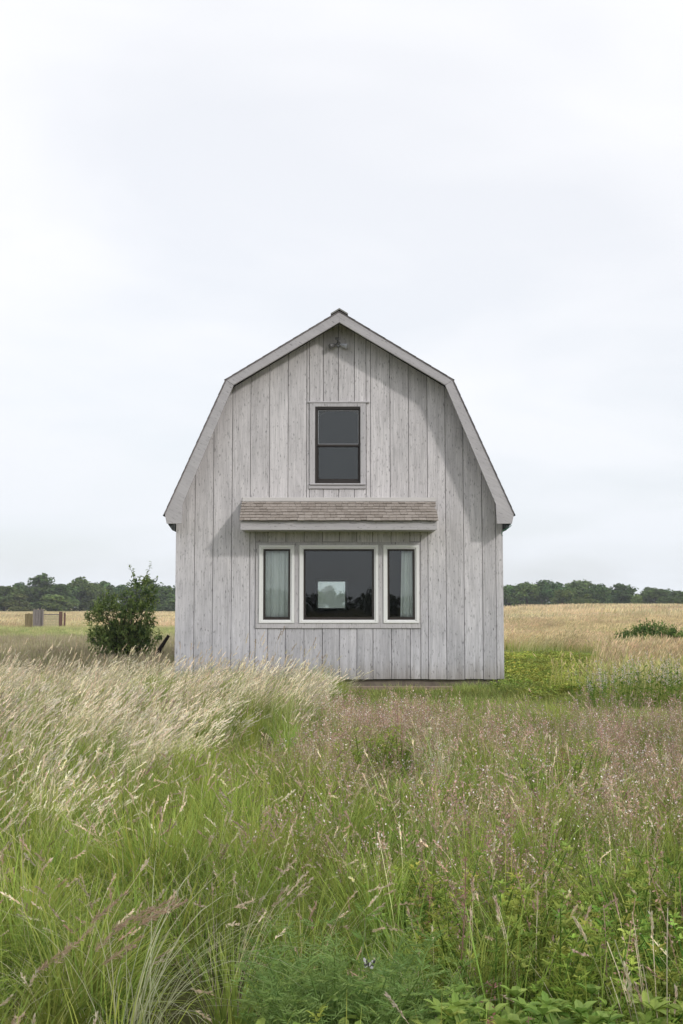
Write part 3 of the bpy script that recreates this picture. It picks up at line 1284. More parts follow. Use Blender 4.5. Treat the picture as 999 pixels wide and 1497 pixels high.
def mauve_tuft():
    m = MB()
    c0 = lerp3(PINK, BROWN, random.random() * .6)
    pale = random.uniform(.04, .25)
    for _ in range(random.randint(7, 16)):
        b, a = disc(.14)
        L = random.uniform(.30, .62)
        pts = blade(m, b, a, L, .003, random.uniform(0, .22), random.uniform(0, .35), jit(lerp3(G_MID, BROWN, .4)), jit(lerp3(PINK, BROWN, .4)), 4, .12, .5)
        top = pts[-1]
        ax = (pts[-1] - pts[-2]).normalized()
        hl = random.uniform(.09, .17)
        for k in range(17):
            h = random.random()
            rr = .020 * (1 - h) + .004
            p = top - ax * hl * (1 - h) + Vector((random.gauss(0, rr), random.gauss(0, rr), random.gauss(0, rr * .6)))
            c = jit(c0, .2) if random.random() > pale else jit(PALE, .1)
            diamond(m, p, (random.gauss(0, 1), random.gauss(0, 1), random.gauss(.6, 1)), random.uniform(.010, .020), random.uniform(.006, .011), c)
    yel = random.random()
    for _ in range(75):
        b, a = disc(.16)
        c = jit(lerp3(G_MID, G_YEL, random.random() * yel), .22)
        blade(m, b, a, random.uniform(.18, .44), random.uniform(.0035, .006), random.uniform(.03, .4), random.uniform(.1, 1.2), c,
              jit(lerp3(c, STRAW2, random.random() * .5)), 4, .15)
    for _ in range(6):
        b, a = disc(.16)
        blade(m, b, a, random.uniform(.15, .4), .004, random.uniform(.1, .7), random.uniform(.2, 1.3), jit(BROWN), jit(STRAW2), 4, .1)
    return m


def weed_plant():
    """leafy stems in whorls, yellow green"""
    m = MB()
    for _ in range(random.randint(3, 5)):
        b, a = disc(.10)
        L = random.uniform(.28, .5)
        pts = curve_pts(b, a, L, random.uniform(.05, .35), .3, 6, .1)
        m.tube(pts, [.003] * 6 + [.0015], 4, jit(G_DRK), False)
        if random.random() < .16:
            rust = lerp3((.30, .15, .10), PINK, random.random())
            q = curve_pts(b, a, L * 1.35, .1, .2, 6, .05)
            blade(m, b, a, L * 1.35, .005, .1, .2, jit(rust), jit(rust), 6, .05, .6)
            for _k in range(45):
                t = random.random()
                diamond(m, q[-1].lerp(q[3], t) + Vector((random.gauss(0, .012), random.gauss(0, .012), 0)), (random.gauss(0, 1), random.gauss(0, 1), random.gauss(.3, 1)), random.uniform(.009, .017), .007, jit(rust, .25))
        yel = random.random() * .8
        for i in range(1, 7):
            p = pts[i]
            nleaf = 5 if i > 2 else 3
            a0 = random.uniform(0, 6)
            for k in range(nleaf):
                aa = a0 + k * 2 * math.pi / nleaf + random.uniform(-.3, .3)
                el = .15 + .5 * (i / 6) + random.uniform(-.3, .3)
                d = (math.cos(aa) * math.cos(el), math.sin(aa) * math.cos(el), math.sin(el))
                LL = random.uniform(.030, .060) * (1.15 - .06 * i)
                p0 = p + Vector((0, 0, random.uniform(-.02, .02)))
                c = jit(lerp3(G_MID, G_YEL, yel * (i / 6) + .1), .2)
                dv = Vector(d)
                sv = dv.cross(Vector((0, 0, 1))).normalized()
                leaf(m, p0 + dv * LL * .3, dv, LL * .8, LL * .3, c)
                for sg in (-1, 1):
                    leaf(m, p0 + dv * LL * .3, dv * .6 + sv * sg * .8, LL * .62, LL * .26, c)
    return m


def feather_plant():
    """fine cut leaves, blue green"""
    m = MB()
    for _ in range(9):
        b, a = disc(.09)
        pts = curve_pts(b, a, random.uniform(.3, .5), random.uniform(.05, .5), .35, 7, .05)
        m.tube(pts, [.0028] * 7 + [.0012], 3, jit(G_BLU), False)
        for i in range(2, 8):
            for k in range(4):
                aa = random.uniform(0, 6.28)
                el = random.uniform(.1, .9)
                d = Vector((math.cos(aa) * math.cos(el), math.sin(aa) * math.cos(el), math.sin(el)))
                LL = random.uniform(.04, .075)
                c = jit(lerp3(G_BLU, (0.30, .40, .12), random.random() * .6), .18)
                s = d.cross(Vector((0, 0, 1))).normalized()
                p = pts[i]
                for q in (.25, .45, .65, .85):
                    for sg in (-1, 1):
                        diamond(m, p + d * LL * q, d * .8 + s * sg, LL * .42, .0035, c)
                diamond(m, p, d, LL * 1.1, .003, c)
    return m


def broad_plant():
    m = MB()
    for _ in range(6):
        b, a = disc(.10)
        pts = curve_pts(b, a, random.uniform(.22, .36), random.uniform(.05, .5), .3, 5)
        m.tube(pts, [.004] * 5 + [.002], 4, jit(G_MID), False)
        for i in range(1, 6):
            a0 = random.uniform(0, 6)
            for k in range(7):
                aa = a0 + k * .9 + random.uniform(-.4, .4)
                el = random.uniform(.1, .8)
                d = (math.cos(aa) * math.cos(el), math.sin(aa) * math.cos(el), math.sin(el))
                LL = random.uniform(.035, .065)
                leaf(m, pts[i], d, LL, LL * random.uniform(.45, .6), jit(lerp3((.20, .32, .06), (.38, .48, .12), random.random()), .12), fold=.15)
    return m


def lawn_tuft(dry=0.0):
    m = MB()
    for _ in range(70):
        b, a = disc(.2)
        c = jit(lerp3(lerp3(G_MID, G_YEL, random.random() * .8), STRAW2, dry * random.random()), .2)
        blade(m, b, a, random.uniform(.05, .17), random.uniform(.004, .007), random.uniform(.1, .7), random.uniform(.2, 1.0), c, jit(lerp3(c, STRAW2, random.random() * .5)), 3)
    return m


def clover_tuft():
    """low leafy yellow-green cover"""
    m = MB()
    for _ in range(60):
        b, a = disc(.24)
        h = random.uniform(.03, .15)
        p = b + Vector((0, 0, h))
        c = jit(lerp3((.28, .38, .08), (.54, .56, .15), random.random()), .15)
        for k in range(5):
            aa = random.uniform(0, 6.28)
            leaf(m, p, (math.cos(aa), math.sin(aa), random.uniform(.0, .9)), random.uniform(.025, .05), random.uniform(.015, .025), c)
        if random.random() < .05:
            diamond(m, p + Vector((0, 0, .02)), (0, 0, 1), .025, .025, (.62, .58, .12))
    return m


def spike_plant():
    """tall leafy stems topped with whitish pink flower spikes"""
    m = MB()
    for _ in range(5):
        b, a = disc(.16)
        L = random.uniform(.5, .85)
        pts = curve_pts(b, a, L, random.uniform(0, .2), .12, 7, .05)
        m.tube(pts, [.003] * 7 + [.002], 4, jit(G_MID), False)
        for i in range(1, 6):
            for k in range(3):
                aa = random.uniform(0, 6.28)
                leaf(m, pts[i], (math.cos(aa), math.sin(aa), random.uniform(.3, 1)), random.uniform(.05, .09), .02, jit(G_MID, .2))
        for k in range(30):
            h = random.random()
            p = pts[-1] + Vector((random.gauss(0, .012), random.gauss(0, .012), -h * L * .3))
            diamond(m, p, (random.gauss(0, 1), random.gauss(0, 1), random.gauss(.4, 1)), random.uniform(.012, .022), random.uniform(.008, .014), jit(lerp3(PALE, (.62, .45, .42), random.random() * .7), .12))
    for _ in range(30):
        b, a = disc(.2)
        blade(m, b, a, random.uniform(.2, .5), .006, random.uniform(.05, .3), random.uniform(.2, .9), jit(G_MID), jit(G_YEL), 3)
    return m


def field_tuft(green=0.0):
    """half metre patch of ripe field grass, for the middle distance"""
    m = MB()
    for _ in range(75):
        b, a = disc(.45)
        L = random.uniform(.35, .62)
        c = lerp3(FIELD, G_YEL, green * random.random())
        pts = blade(m, b, random.gauss(0, 1.2), L, .007, random.uniform(.05, .3), random.uniform(.2, .8), jit(lerp3(G_YEL, STRAW2, .5 - .4 * green)), jit(c), 3, .5, .8)
        d = (pts[-1] - pts[-2]).normalized()
        diamond(m, pts[-1] - d * .03, d, .11, .018, jit(c, .1))
    for _ in range(30 + int(40 * green)):
        b, a = disc(.45)
        blade(m, b, a, random.uniform(.2, .4), .012, random.uniform(.05, .4), random.uniform(.2, .8), jit(G_MID), jit(G_YEL), 2, .2)
    return m


def far_patch():
    m = MB()
    for _ in range(170):
        b, a = disc(1.7)
        b.x *= 1.6
        pts = blade(m, b, random.gauss(0, 1.2), random.uniform(.25, .5), .035, random.uniform(.1, .4), random.uniform(.2, .8), jit(FIELD), jit(lerp3(FIELD, STRAW, random.random() * .5)), 2, .4, .9)
    return m


def dull_tuft():
    m = MB()
    for _ in range(60):
        b, a = disc(.4)
        L = random.uniform(.2, .42)
        c = jit(lerp3(MAUVE_T, STRAW2, random.random() * .4), .15)
        blade(m, b, a, L, .008, random.uniform(.05, .3), random.uniform(.1, .7), jit(lerp3(G_MID, MAUVE_T, .4)), c, 3, .25, .6)
    for _ in range(35):
        b, a = disc(.4)
        blade(m, b, a, random.uniform(.15, .35), .010, random.uniform(.05, .4), random.uniform(.2, .8), jit(G_MID), jit(G_YEL), 2, .2)
    return m


FIELD = (0.66, 0.54, 0.33)
MAUVE_T = (0.40, 0.33, 0.245)


def variants(fn, k, tagname):
    c = bpy.data.collections.new(tagname + '_kinds')
    for i in range(k):
        o = fn().build('%s_kind_%02d' % (tagname, i), M['veg'], None, False, False)
        c.objects.link(o)
    return c


def scatter(name, label, coll, k, P, rot, scl):
    """one object: points with per-point rotation, scale and kind, instanced by geometry nodes"""
    n = len(P)
    me = bpy.data.meshes.new(name)
    me.vertices.add(n)
    me.vertices.foreach_set('co', np.asarray(P, 'f').ravel())
    a = me.attributes.new('rot', 'FLOAT_VECTOR', 'POINT')
    a.data.foreach_set('vector', np.asarray(rot, 'f').ravel())
    a = me.attributes.new('scl', 'FLOAT_VECTOR', 'POINT')
    a.data.foreach_set('vector', np.asarray(scl, 'f').ravel())
    a = me.attributes.new('pick', 'INT', 'POINT')
    a.data.foreach_set('value', rng.integers(0, k, n).astype('i'))
    o = bpy.data.objects.new(name, me)
    COL.objects.link(o)
    g = bpy.data.node_groups.new(name + '_scatter', 'GeometryNodeTree')
    g.interface.new_socket('Geometry', in_out='INPUT', socket_type='NodeSocketGeometry')
    g.interface.new_socket('Geometry', in_out='OUTPUT', socket_type='NodeSocketGeometry')
    gi = g.nodes.new('NodeGroupInput')
    go = g.nodes.new('NodeGroupOutput')
    ci = g.nodes.new('GeometryNodeCollectionInfo')
    ci.inputs['Collection'].default_value = coll
    ci.inputs['Separate Children'].default_value = True
    ci.inputs['Reset Children'].default_value = True
    ip = g.nodes.new('GeometryNodeInstanceOnPoints')
    ip.inputs['Pick Instance'].default_value = True

    def named(nm, ty):
        q = g.nodes.new('GeometryNodeInputNamedAttribute')
        q.data_type = ty
        q.inputs['Name'].default_value = nm
        return q.outputs['Attribute']
    e2r = g.nodes.new('FunctionNodeEulerToRotation')
    g.links.new(named('rot', 'FLOAT_VECTOR'), e2r.inputs[0])
    g.links.new(gi.outputs[0], ip.inputs['Points'])
    g.links.new(ci.outputs[0], ip.inputs['Instance'])
    g.links.new(named('pick', 'INT'), ip.inputs['Instance Index'])
    g.links.new(e2r.outputs[0], ip.inputs['Rotation'])
    g.links.new(named('scl', 'FLOAT_VECTOR'), ip.inputs['Scale'])
    g.links.new(ip.outputs[0], go.inputs[0])
    md = o.modifiers.new('scatter', 'NODES')
    md.node_group = g
    tag(o, label, kind='stuff')
    return o


# places kept free of scattered tufts, for the single plants set there
CLEAR = [(0, -15.08, .27), (-.62, -15.0, .16), (.36, -15.18, .30), (.64, -15.15, .30), (.90, -15.2, .26), (-1.15, -14.9, .14), (.30, -14.75, .12), (1.10, -15.15, .20)]


def sow(d0, d1, per_m2, dens, side=2.2, spread=0.32, xlim=None):
    """random points in the widened view wedge between two distances from the camera, thinned by dens(x, y)"""
    if xlim is None:
        w = spread * d1 + side
        x0, x1 = -w, w
    else:
        x0, x1 = xlim
    n = int((x1 - x0) * (d1 - d0) * per_m2)
    x = rng.uniform(x0, x1, n)
    y = rng.uniform(d0, d1, n) - 19.0
    keep = np.abs(x) < spread * (y + 19) + side
    x, y = x[keep], y[keep]
    for (cx, cy, cr) in CLEAR:
        k = ((x - cx) / cr) ** 2 + ((y - cy + .35 * cr) / (1.35 * cr)) ** 2 > 1
        x, y = x[k], y[k]
    inside = (np.abs(x + 0.035) < 2.72) & (y > -0.06) & (y < 8.1)
    p = dens(x, y)
    keep = (rng.random(len(x)) < p) & ~inside
    x, y = x[keep], y[keep]
    return np.stack([x, y, ground_z(x, y)], 1)


def pose(P, yaw=math.pi, tilt=.1, s0=.8, s1=1.2, sz=None):
    n = len(P)
    rot = np.stack([rng.normal(0, tilt, n), rng.normal(0, tilt, n), rng.uniform(-yaw, yaw, n)], 1)
    s = rng.uniform(s0, s1, n)
    scl = np.stack([s, s, s if sz is None else s * sz(P)], 1)
    return rot, scl


# edge of the tall straw grass on the left: x at each distance from the camera
def straw_edge(d):
    return np.interp(d, [6, 8, 10, 13, 16, 17.5, 19], [-1.1, -0.95, -0.8, -0.45, -0.15, -0.05, -0.3])


def straw_d(x, y):
    d = y + 19
    n = vnoise(x, y, .9, 20) * .5 + vnoise(x, y, 2.1, 21) * .5
    e = sstep(.25, -.25, x - straw_edge(d) + .7 * (n - .5))
    lo = sstep(5.8, 9.0, d + 2.6 * (n - .5) + .35 * np.minimum(0, x + 2.2) * -1.0 * .0)
    hole = 1 - .96 * sstep(.44, .60, .6 * vnoise(x, y, 1.15, 22) + .4 * vnoise(x, y, .5, 23)) * (.7 + .3 * sstep(16, 12, d))
    near_wall = np.where(np.abs(x) < 2.8, sstep(18.75, 18.2, d), sstep(21.8, 19.8, d))
    return e * lo * hole * near_wall


def mauve_d(x, y):
    d = y + 19
    n = vnoise(x, y, .8, 24) * .5 + vnoise(x, y, 2.3, 25) * .5
    e = sstep(-.1, .5, x - straw_edge(d) + .9 * (n - .5))
    lo = sstep(5.2, 7.2, d + 1.8 * (n - .5))
    hi = sstep(13.5, 11.9, d + 1.6 * (n - .5) - .30 * np.maximum(x - 1.2, 0))
    hole = 1 - .85 * sstep(.48, .66, .6 * vnoise(x, y, .9, 27) + .4 * vnoise(x, y, .4, 26))
    return e * lo * hi * hole


def green_d(x, y):
    d = y + 19
    n = vnoise(x, y, .7, 28) * .5 + vnoise(x, y, 1.9, 29) * .5
    full = sstep(10.5, 7.5, d + 2 * (n - .5))
    left = sstep(.9, -.2, x - .15 * (d - 3.5) + 1.1 * (n - .5))
    right = .55 * sstep(4.6, 5.6, d + 1.3 * (n - .5))
    gap = 1 - .85 * sstep(.52, .66, .5 * vnoise(x, y, .35, 44) + .5 * vnoise(x, y, .8, 45))
    return full * np.maximum(left, right) * gap


sc = variants(straw_tuft, 16, 'straw_grass')
P = sow(5.8, 23.5, 26, straw_d)
rot, scl = pose(P, .55, .14, .5, .92, lambda p: (.72 + .55 * vnoise(p[:, 0], p[:, 1], 1.1, 30)) * (1 - .26 * sstep(-5.0, -1.5, p[:, 1]) * sstep(0, -.1, p[:, 0])))
scatter('straw_grass', 'tall pale straw grass bent to the right in front of the house', sc, 16, P, rot, scl)

mc = variants(mauve_tuft, 16, 'mauve_seed_grass')
P = sow(4.9, 16.5, 27, mauve_d)
rot, scl = pose(P, math.pi, .08, .65, 1.05, lambda p: .8 + .4 * vnoise(p[:, 0], p[:, 1], 1.3, 31))
scatter('mauve_seed_grass', 'thin grass with pinkish brown seed heads over yellow green blades', mc, 16, P, rot, scl)

gc = variants(green_tuft, 20, 'green_grass')
P = sow(2.9, 11, 40, green_d, 1.2)
rot, scl = pose(P, math.pi, .16, .6, 1.15)
scatter('green_grass', 'long fresh green grass in the foreground', gc, 20, P, rot, scl)
# under-storey of the straw and the seed grass
P = sow(6, 20, 13, lambda x, y: np.clip(sstep(.4, -.2, x - straw_edge(y + 19)) * sstep(18.6, 18, y + 19) + mauve_d(x, y) * .8, 0, 1))
rot, scl = pose(P, math.pi, .12, .6, .95)
scatter('under_grass', 'green grass blades growing beneath the taller straw', gc, 20, P, rot, scl)


def weed_d(x, y):
    d = y + 19
    n = vnoise(x, y, .5, 33) * .6 + vnoise(x, y, 1.4, 34) * .4
    return sstep(-.1, .35, x - .03 * d + .6 * (n - .5)) * sstep(5.9, 5.0, d + 1.2 * (n - .5)) * sstep(3.0, 3.4, d)


wc = variants(weed_plant, 10, 'leafy_weeds')
P = sow(2.9, 6.6, 50, weed_d, 1.2)
rot, scl = pose(P, math.pi, .15, .75, 1.2)
scatter('leafy_weeds', 'leafy yellow green weeds among the grass in the right foreground', wc, 10, P, rot, scl)
P = sow(3.0, 7, 30, lambda x, y: .6 * weed_d(x, y), 1.2)
rot, scl = pose(P, math.pi, .15, .7, 1.0)
scatter('sparse_grass', 'separate green grass blades growing between the weeds', gc, 20, P, rot, scl)

lc = variants(lawn_tuft, 6, 'lawn')
P = sow(11, 34, 26, lambda x, y: sstep(-1.5, -.2, x) * sstep(13.0, 14.6, y + 19) * sstep(7, 5, x - .25 * np.maximum(y, 0)) * np.where((y > -.85) & (y < .1) & (x > .1) & (x < 1.8), .18, 1))
rot, scl = pose(P, math.pi, .05, .8, 1.3)
scatter('lawn', 'short rough lawn in front of the house', lc, 6, P, rot, scl)

_mix = [0]


def cover_tuft():
    _mix[0] += 1
    return clover_tuft() if _mix[0] % 2 else lawn_tuft()


cc_ = variants(cover_tuft, 6, 'ground_cover')


def cover_d(x, y):
    n = vnoise(x, y, 1.2, 36)
    a = sstep(2.4, 2.7, x) * sstep(-2.6, -.4, y) * sstep(16, 11, y) * sstep(1.5, -1.0, x - 4.4 - .22 * y + 3 * (n - .5)) * (1 - .6 * sstep(.5, .7, vnoise(x, y, 1.0, 37)))
    b = sstep(1.4, 1.8, x) * sstep(2.6, 2.2, x) * sstep(-2.6, -2.2, y) * sstep(-1.6, -2.0, y) * .5
    return a


P = sow(15, 36, 26, cover_d, 2.2, .32, (1, 12))
rot, scl = pose(P, math.pi, .08, .8, 1.35)
scatter('ground_cover', 'low bright yellow green leafy cover at the right of the house', cc_, 6, P, rot, scl)

fc = variants(lambda: field_tuft(0.0), 6, 'ripe_field_grass')


def field_d(x, y):
    f = field_mix(x, y)
    w = sstep(-.3, .9, x - 4.5 - .22 * np.minimum(y, 14) - 1.5 * sstep(14, 22, y) * 0) * sstep(-1.2, 3.0, y)
    w = np.maximum(w * np.where(y < 22, 1, 0), f * (y > 16))
    band = 1 - .6 * sstep(.56, .68, vnoise(x * .22, y, 2.6, 47)) * sstep(8, 20, y)
    return np.where(x > 2.7, w, 0) * band


P = sow(17, 42, 9, field_d, 3, .33, (2.5, 18))
P2 = sow(42, 75, 3.2, field_d, 3, .33, (2.5, 28))
P = np.concatenate([P, P2])
rot, scl = pose(P, .8, .06, .8, 1.25, lambda p: .7 + .5 * vnoise(p[:, 0], p[:, 1], 3.2, 40))
scatter('ripe_field_grass', 'ripe tan field grass stretching back at the right of the house', fc, 6, P, rot, scl)

fg = variants(lambda: field_tuft(1.0), 5, 'rank_green_grass')
P = sow(15.5, 48, 5, lambda x, y: np.where(x > 3, .5 * sstep(.46, .62, vnoise(x * .5, y, 3, 41)) * sstep(-.2, .8, x - 4.5 - .22 * y) + .9 * sstep(3, 4.5, x) * sstep(-3.2, -2.2, y) * sstep(0.5, -1, y), 0), 3, .33)
rot, scl = pose(P, math.pi, .06, .8, 1.15)
scatter('rank_green_grass', 'greener grass patches scattered through the right-hand field', fg, 5, P, rot, scl)

dc = variants(dull_tuft, 6, 'dull_seed_grass')
P = sow(20.5, 48, 6, lambda x, y: np.where(x < -2.72, 1.0, 0) * sstep(50, 44, y + 19), 3, .34)
rot, scl = pose(P, math.pi, .06, .75, 1.15)
scatter('dull_seed_grass', 'low dull seeding grass behind the house on the left', dc, 6, P, rot, scl)
def strip_tuft():
    return lawn_tuft(.85)


gl = variants(strip_tuft, 6, 'green_strip_grass')
P = sow(44, 82, 3.0, lambda x, y: np.where(x < -3, 1.0, 0), 4, .34)
rot, scl = pose(P, math.pi, .06, 1.0, 2.0)
scatter('green_strip_grass', 'strip of fresh green grass crossing the left field', gl, 6, P, rot, scl)

pc = variants(far_patch, 5, 'far_field_grass')
P = sow(72, 190, .16, lambda x, y: field_mix(x, y) * np.where((x > 3) | (y > 66), 1, 0) * (1 - .75 * sstep(.52, .64, vnoise(x * .12, y, 7, 48))), 6, .34)
rot, scl = pose(P, .5, .02, .8, 1.3)
scatter('far_field_grass', 'ripe tan grass of the far field', pc, 5, P, rot, scl)


# ---------------------------------------------------------------- single plants in the foreground
def plant(name, label, cat, mb, x, y, s=1.0, group=None, mat='leaf', rz=None, src=None):
    if src is None:
        o = mb.build(name, M[mat])
    else:
        o = src.copy()
        COL.objects.link(o)
    o.location = (x, y, float(ground_z(x, y)))
    o.scale = (s, s, s)
    o.rotation_euler = (0, 0, random.uniform(0, 6.28) if rz is None else rz)
    tag(o, label, cat, group)
    return o


def big_feather():
    m = MB()
    for _ in range(26):
        f = feather_plant()
        a = random.uniform(0, 6.28)
        q = .16 * math.sqrt(random.random())
        k = random.uniform(.75, 1.15) * (1.1 - q)
        off = Vector((math.cos(a) * q, math.sin(a) * q, 0))
        m.add([tuple(Vector(v) * k + off) for v in f.v], f.f, list(f.c))
    return m


def big_broad(n=12, r=.3):
    m = MB()
    for _ in range(n):
        f = broad_plant()
        a = random.uniform(0, 6.28)
        q = r * math.sqrt(random.random())
        k = random.uniform(.8, 1.15)
        off = Vector((math.cos(a) * q, math.sin(a) * q, 0))
        m.add([tuple(Vector(v) * k + off) for v in f.v], f.f, list(f.c))
    return m


plant('feathery_herb', 'bushy blue-green herb with fine feathery leaves at the bottom centre', 'plant', big_feather(), -0.02, -15.02, 1.02)
bp1 = plant('broad_leaved_plant', 'bright green broad-leaved plant lowest in view just right of the feathery herb', 'plant', big_broad(16), .36, -15.18, 1.12, 'broad-leaved plants along the bottom edge')
plant('broad_leaved_plant', 'bright green broad-leaved plant between two of its kind at the bottom edge', 'plant', None, .64, -15.15, 1.1, 'broad-leaved plants along the bottom edge', src=bp1)
plant('broad_leaved_plant', 'bright green broad-leaved plant nearest the dry stalks in the bottom right corner', 'plant', None, .90, -15.2, 1.0, 'broad-leaved plants along the bottom edge', src=bp1)

# white flower spikes at the right
sp_src = None
spots = [(3.9, -2.9, 1.0, 'white-flowered spike plant nearest the green cover by the house'),
         (4.35, -3.2, 1.05, 'white-flowered spike plant between two others at the right of the lawn'),
         (4.75, -2.8, 1.0, 'white-flowered spike plant farthest right, cut by the picture edge'),
         (3.35, -3.3, .8, 'short white-flowered spike plant in front of the green cover')]
for i, (x, y, s, lb) in enumerate(spots):
    if sp_src is None:
        mb = MB()
        for _ in range(5):
            f = spike_plant()
            off = Vector((random.uniform(-.25, .25), random.uniform(-.25, .25), 0))
            mb.add([tuple(Vector(v) + off) for v in f.v], f.f, list(f.c))
        sp_src = plant('white_spike_plant', lb, 'plant', mb, x, y, s, 'white-flowered plants at the right')
    else:
        plant('white_spike_plant', lb, 'plant', None, x, y, s, 'white-flowered plants at the right', src=sp_src)


def arching_clump(k=34, L0=.55, L1=.85, az=(0, 1.0), col=None, heads=.25, bend=(1.2, 2.3)):
    m = MB()
    for _ in range(k):
        b, _a = disc(.07)
        a = random.gauss(*az)
        c = jit(col or lerp3((.24, .29, .13), (.46, .44, .28), random.random()), .15)
        pts = blade(m, b, a, random.uniform(L0, L1), random.uniform(.003, .0045), random.uniform(.05, .35), random.uniform(*bend), c, jit(lerp3(c, STRAW, .4)), 9, .1)
        if random.random() < heads:
            seed_head(m, pts, .09, 22, lerp3(BROWN, STRAW, random.random() * .6), .32, .005, .016)
    return m


def plume_clump():
    m = MB()
    for _ in range(9):
        b, _a = disc(.1)
        pts = blade(m, b, random.gauss(.15, .3), random.uniform(.6, .85), .0035, random.uniform(.3, .5), random.uniform(.4, .8), jit(G_YEL), jit(STRAW2), 8, .15, .6)
        d = (pts[-1] - pts[-2]).normalized()
        c = lerp3(BROWN, PINK, random.random() * .6)
        for k in range(130):
            t = random.random()
            p = pts[-1] - d * .17 * (1 - t)
            o = Vector((random.gauss(0, 1), random.gauss(0, 1), random.gauss(0, 1))) * .45
            diamond(m, p, d + o, random.uniform(.015, .035) * (1.2 - .6 * t), .0028, jit(c, .2))
    for _ in range(40):
        b, a = disc(.15)
        blade(m, b, a, random.uniform(.3, .55), random.uniform(.004, .006), random.uniform(.1, .5), random.uniform(.4, 1.4), jit(G_MID), jit(G_YEL), 6, .2)
    return m


def dry_stalks(k=16):
    m = MB()
    for _ in range(k):
        b, a = disc(.09)
        c = jit(lerp3(STRAW2, (.50, .36, .30), random.random() * .7), .12)
        pts = blade(m, b, a, random.uniform(.3, .6), random.uniform(.0035, .005), random.uniform(.02, .3), random.uniform(-.1, .5), c, jit(STRAW), 6, .05, .6)
        if random.random() < .45:
            seed_head(m, pts, .1, 30, lerp3(PINK, STRAW, random.random()), .22, .006, .02)
    return m


plant('arching_grass', 'clump of pale grass arching over to the right at the lower left', 'grass clump', arching_clump(75, .5, .9, (0.1, 1.1), None, .12, (1.1, 2.2)), -.70, -15.0, 1.2, rz=0)
plant('plumed_grass', 'clump with feathery brown plumes leaning right at the lower left', 'grass clump', plume_clump(), -1.15, -14.9, 1.0, rz=0)
plant('arching_grass', 'pale arching grass fanning out to the right of the feathery herb', 'grass clump', arching_clump(26, .4, .62, (.5, 1.0)), .30, -14.75, .95, rz=0.3)
plant('dry_stalks', 'cluster of dry straw-coloured stalks in the bottom right corner', 'grass clump', dry_stalks(34), 1.06, -15.1, 1.15)
plant('dry_stalks', 'few dry stalks with brown heads standing above the weeds right of centre', 'grass clump', dry_stalks(8), .72, -14.5, .95)
hs = plant('seed_head_grass', 'tall grass with thick tan seed heads left of centre in the foreground', 'grass clump', arching_clump(15, .6, .85, (.2, .8), jit(STRAW2), .9, (.5, 1.4)), -.42, -14.35, 1.0, rz=0)
plant('seed_head_grass', 'tall grass with tan seed heads drooping just above the feathery herb', 'grass clump', arching_clump(13, .55, .78, (-.2, .8), jit(STRAW2), .9, (.6, 1.6)), -.14, -14.2, .9, rz=0)
plant('seed_head_grass', 'single tuft of tan seed heads at the left edge of the foreground', 'grass clump', arching_clump(10, .55, .8, (1.2, .8), jit(STRAW2), .9, (.3, .9)), -1.75, -13.5, 1.0, rz=0)


def weed_clump(n=9, r=.22):
    m = MB()
    for _ in range(n):
        f = weed_plant()
        a = random.uniform(0, 6.28)
        q = r * math.sqrt(random.random())
        off = Vector((math.cos(a) * q, math.sin(a) * q, 0))
        k = random.uniform(.9, 1.2)
        m.add([tuple(Vector(v) * k + off) for v in f.v], f.f, list(f.c))
    return m


plant('leafy_clump', 'dark leafy clump showing through the mauve grass in front of the house', 'plant', weed_clump(), .26, -9.6, 1.1, 'leafy clumps in the mauve grass')
plant('leafy_clump', 'leafy green clump in the mauve grass towards the right side', 'plant', weed_clump(8, .18), 1.62, -10.2, 1.05, 'leafy clumps in the mauve grass')
plant('pale_grass_tuft', 'tuft of pale straw grass arching among the mauve seed heads', 'grass clump', arching_clump(60, .5, .8, (2.6, .8), jit(STRAW), .8, (.3, 1.0)), .78, -10.0, 1.0, rz=0)


# butterfly on the weeds
def butterfly():
    root = empty('butterfly', (0.09, -14.98, -0.05))
    tag(root, 'small black and white butterfly resting on the weeds by the feathery herb', 'butterfly')
    wm, t, b = new_mat('butterfly_wing')
    tc = nd(t, 'ShaderNodeTexCoord')
    vo = nd(t, 'ShaderNodeTexVoronoi')
    vo.inputs['Scale'].default_value = 115
    t.links.new(tc.outputs['Object'], vo.inputs['Vector'])
    rp = nd(t, 'ShaderNodeValToRGB')
    rp.color_ramp.interpolation = 'CONSTANT'
    rp.color_ramp.elements[0].color = (.36, .36, .35, 1)
    rp.color_ramp.elements[1].position = .36
    rp.color_ramp.elements[1].color = (.02, .018, .018, 1)
    sp = nd(t, 'ShaderNodeSeparateColor')
    t.links.new(vo.outputs['Color'], sp.inputs[0])
    t.links.new(sp.outputs[0], rp.inputs[0])
    t.links.new(rp.outputs[0], b.inputs['Base Color'])
    b.inputs['Roughness'].default_value = .8
    dark = plain('butterfly_body', (.02, .018, .016), .8)
    body = MB()
    body.tube([(0, 0, .002), (0, .001, .007), (0, .002, .013), (0, .003, .020), (0, .003, .024)], [.001, .0022, .0028, .0024, .0012], 6)
    for sx in (-1, 1):
        body.tube([(sx * .0008, .002, .024), (sx * .004, .001, .031), (sx * .006, 0, .035)], .0004, 4)
    body.build('body', dark, root)
    for sx in (-1, 1):
        for pts in ([(.002, .020), (.010, .029), (.019, .033), (.022, .027), (.019, .019), (.011, .014), (.002, .014)],
                    [(.002, .014), (.011, .0135), (.018, .013), (.018, .005), (.013, .000), (.007, .001), (.002, .009)]):
            m = MB()
            n = len(pts)
            vs = [(sx * x, .001 - x * .35, z) for x, z in pts] + [(sx * x, .0016 - x * .35, z) for x, z in pts]
            fs = [tuple(range(n)), tuple(range(2 * n - 1, n - 1, -1))] + [(i, n + i, n + (i + 1) % n, (i + 1) % n) for i in range(n)]
            m.add(vs, fs)
            m.build('wing', wm, root)
    root.rotation_euler = (R(-35), R(12), R(8))


butterfly()


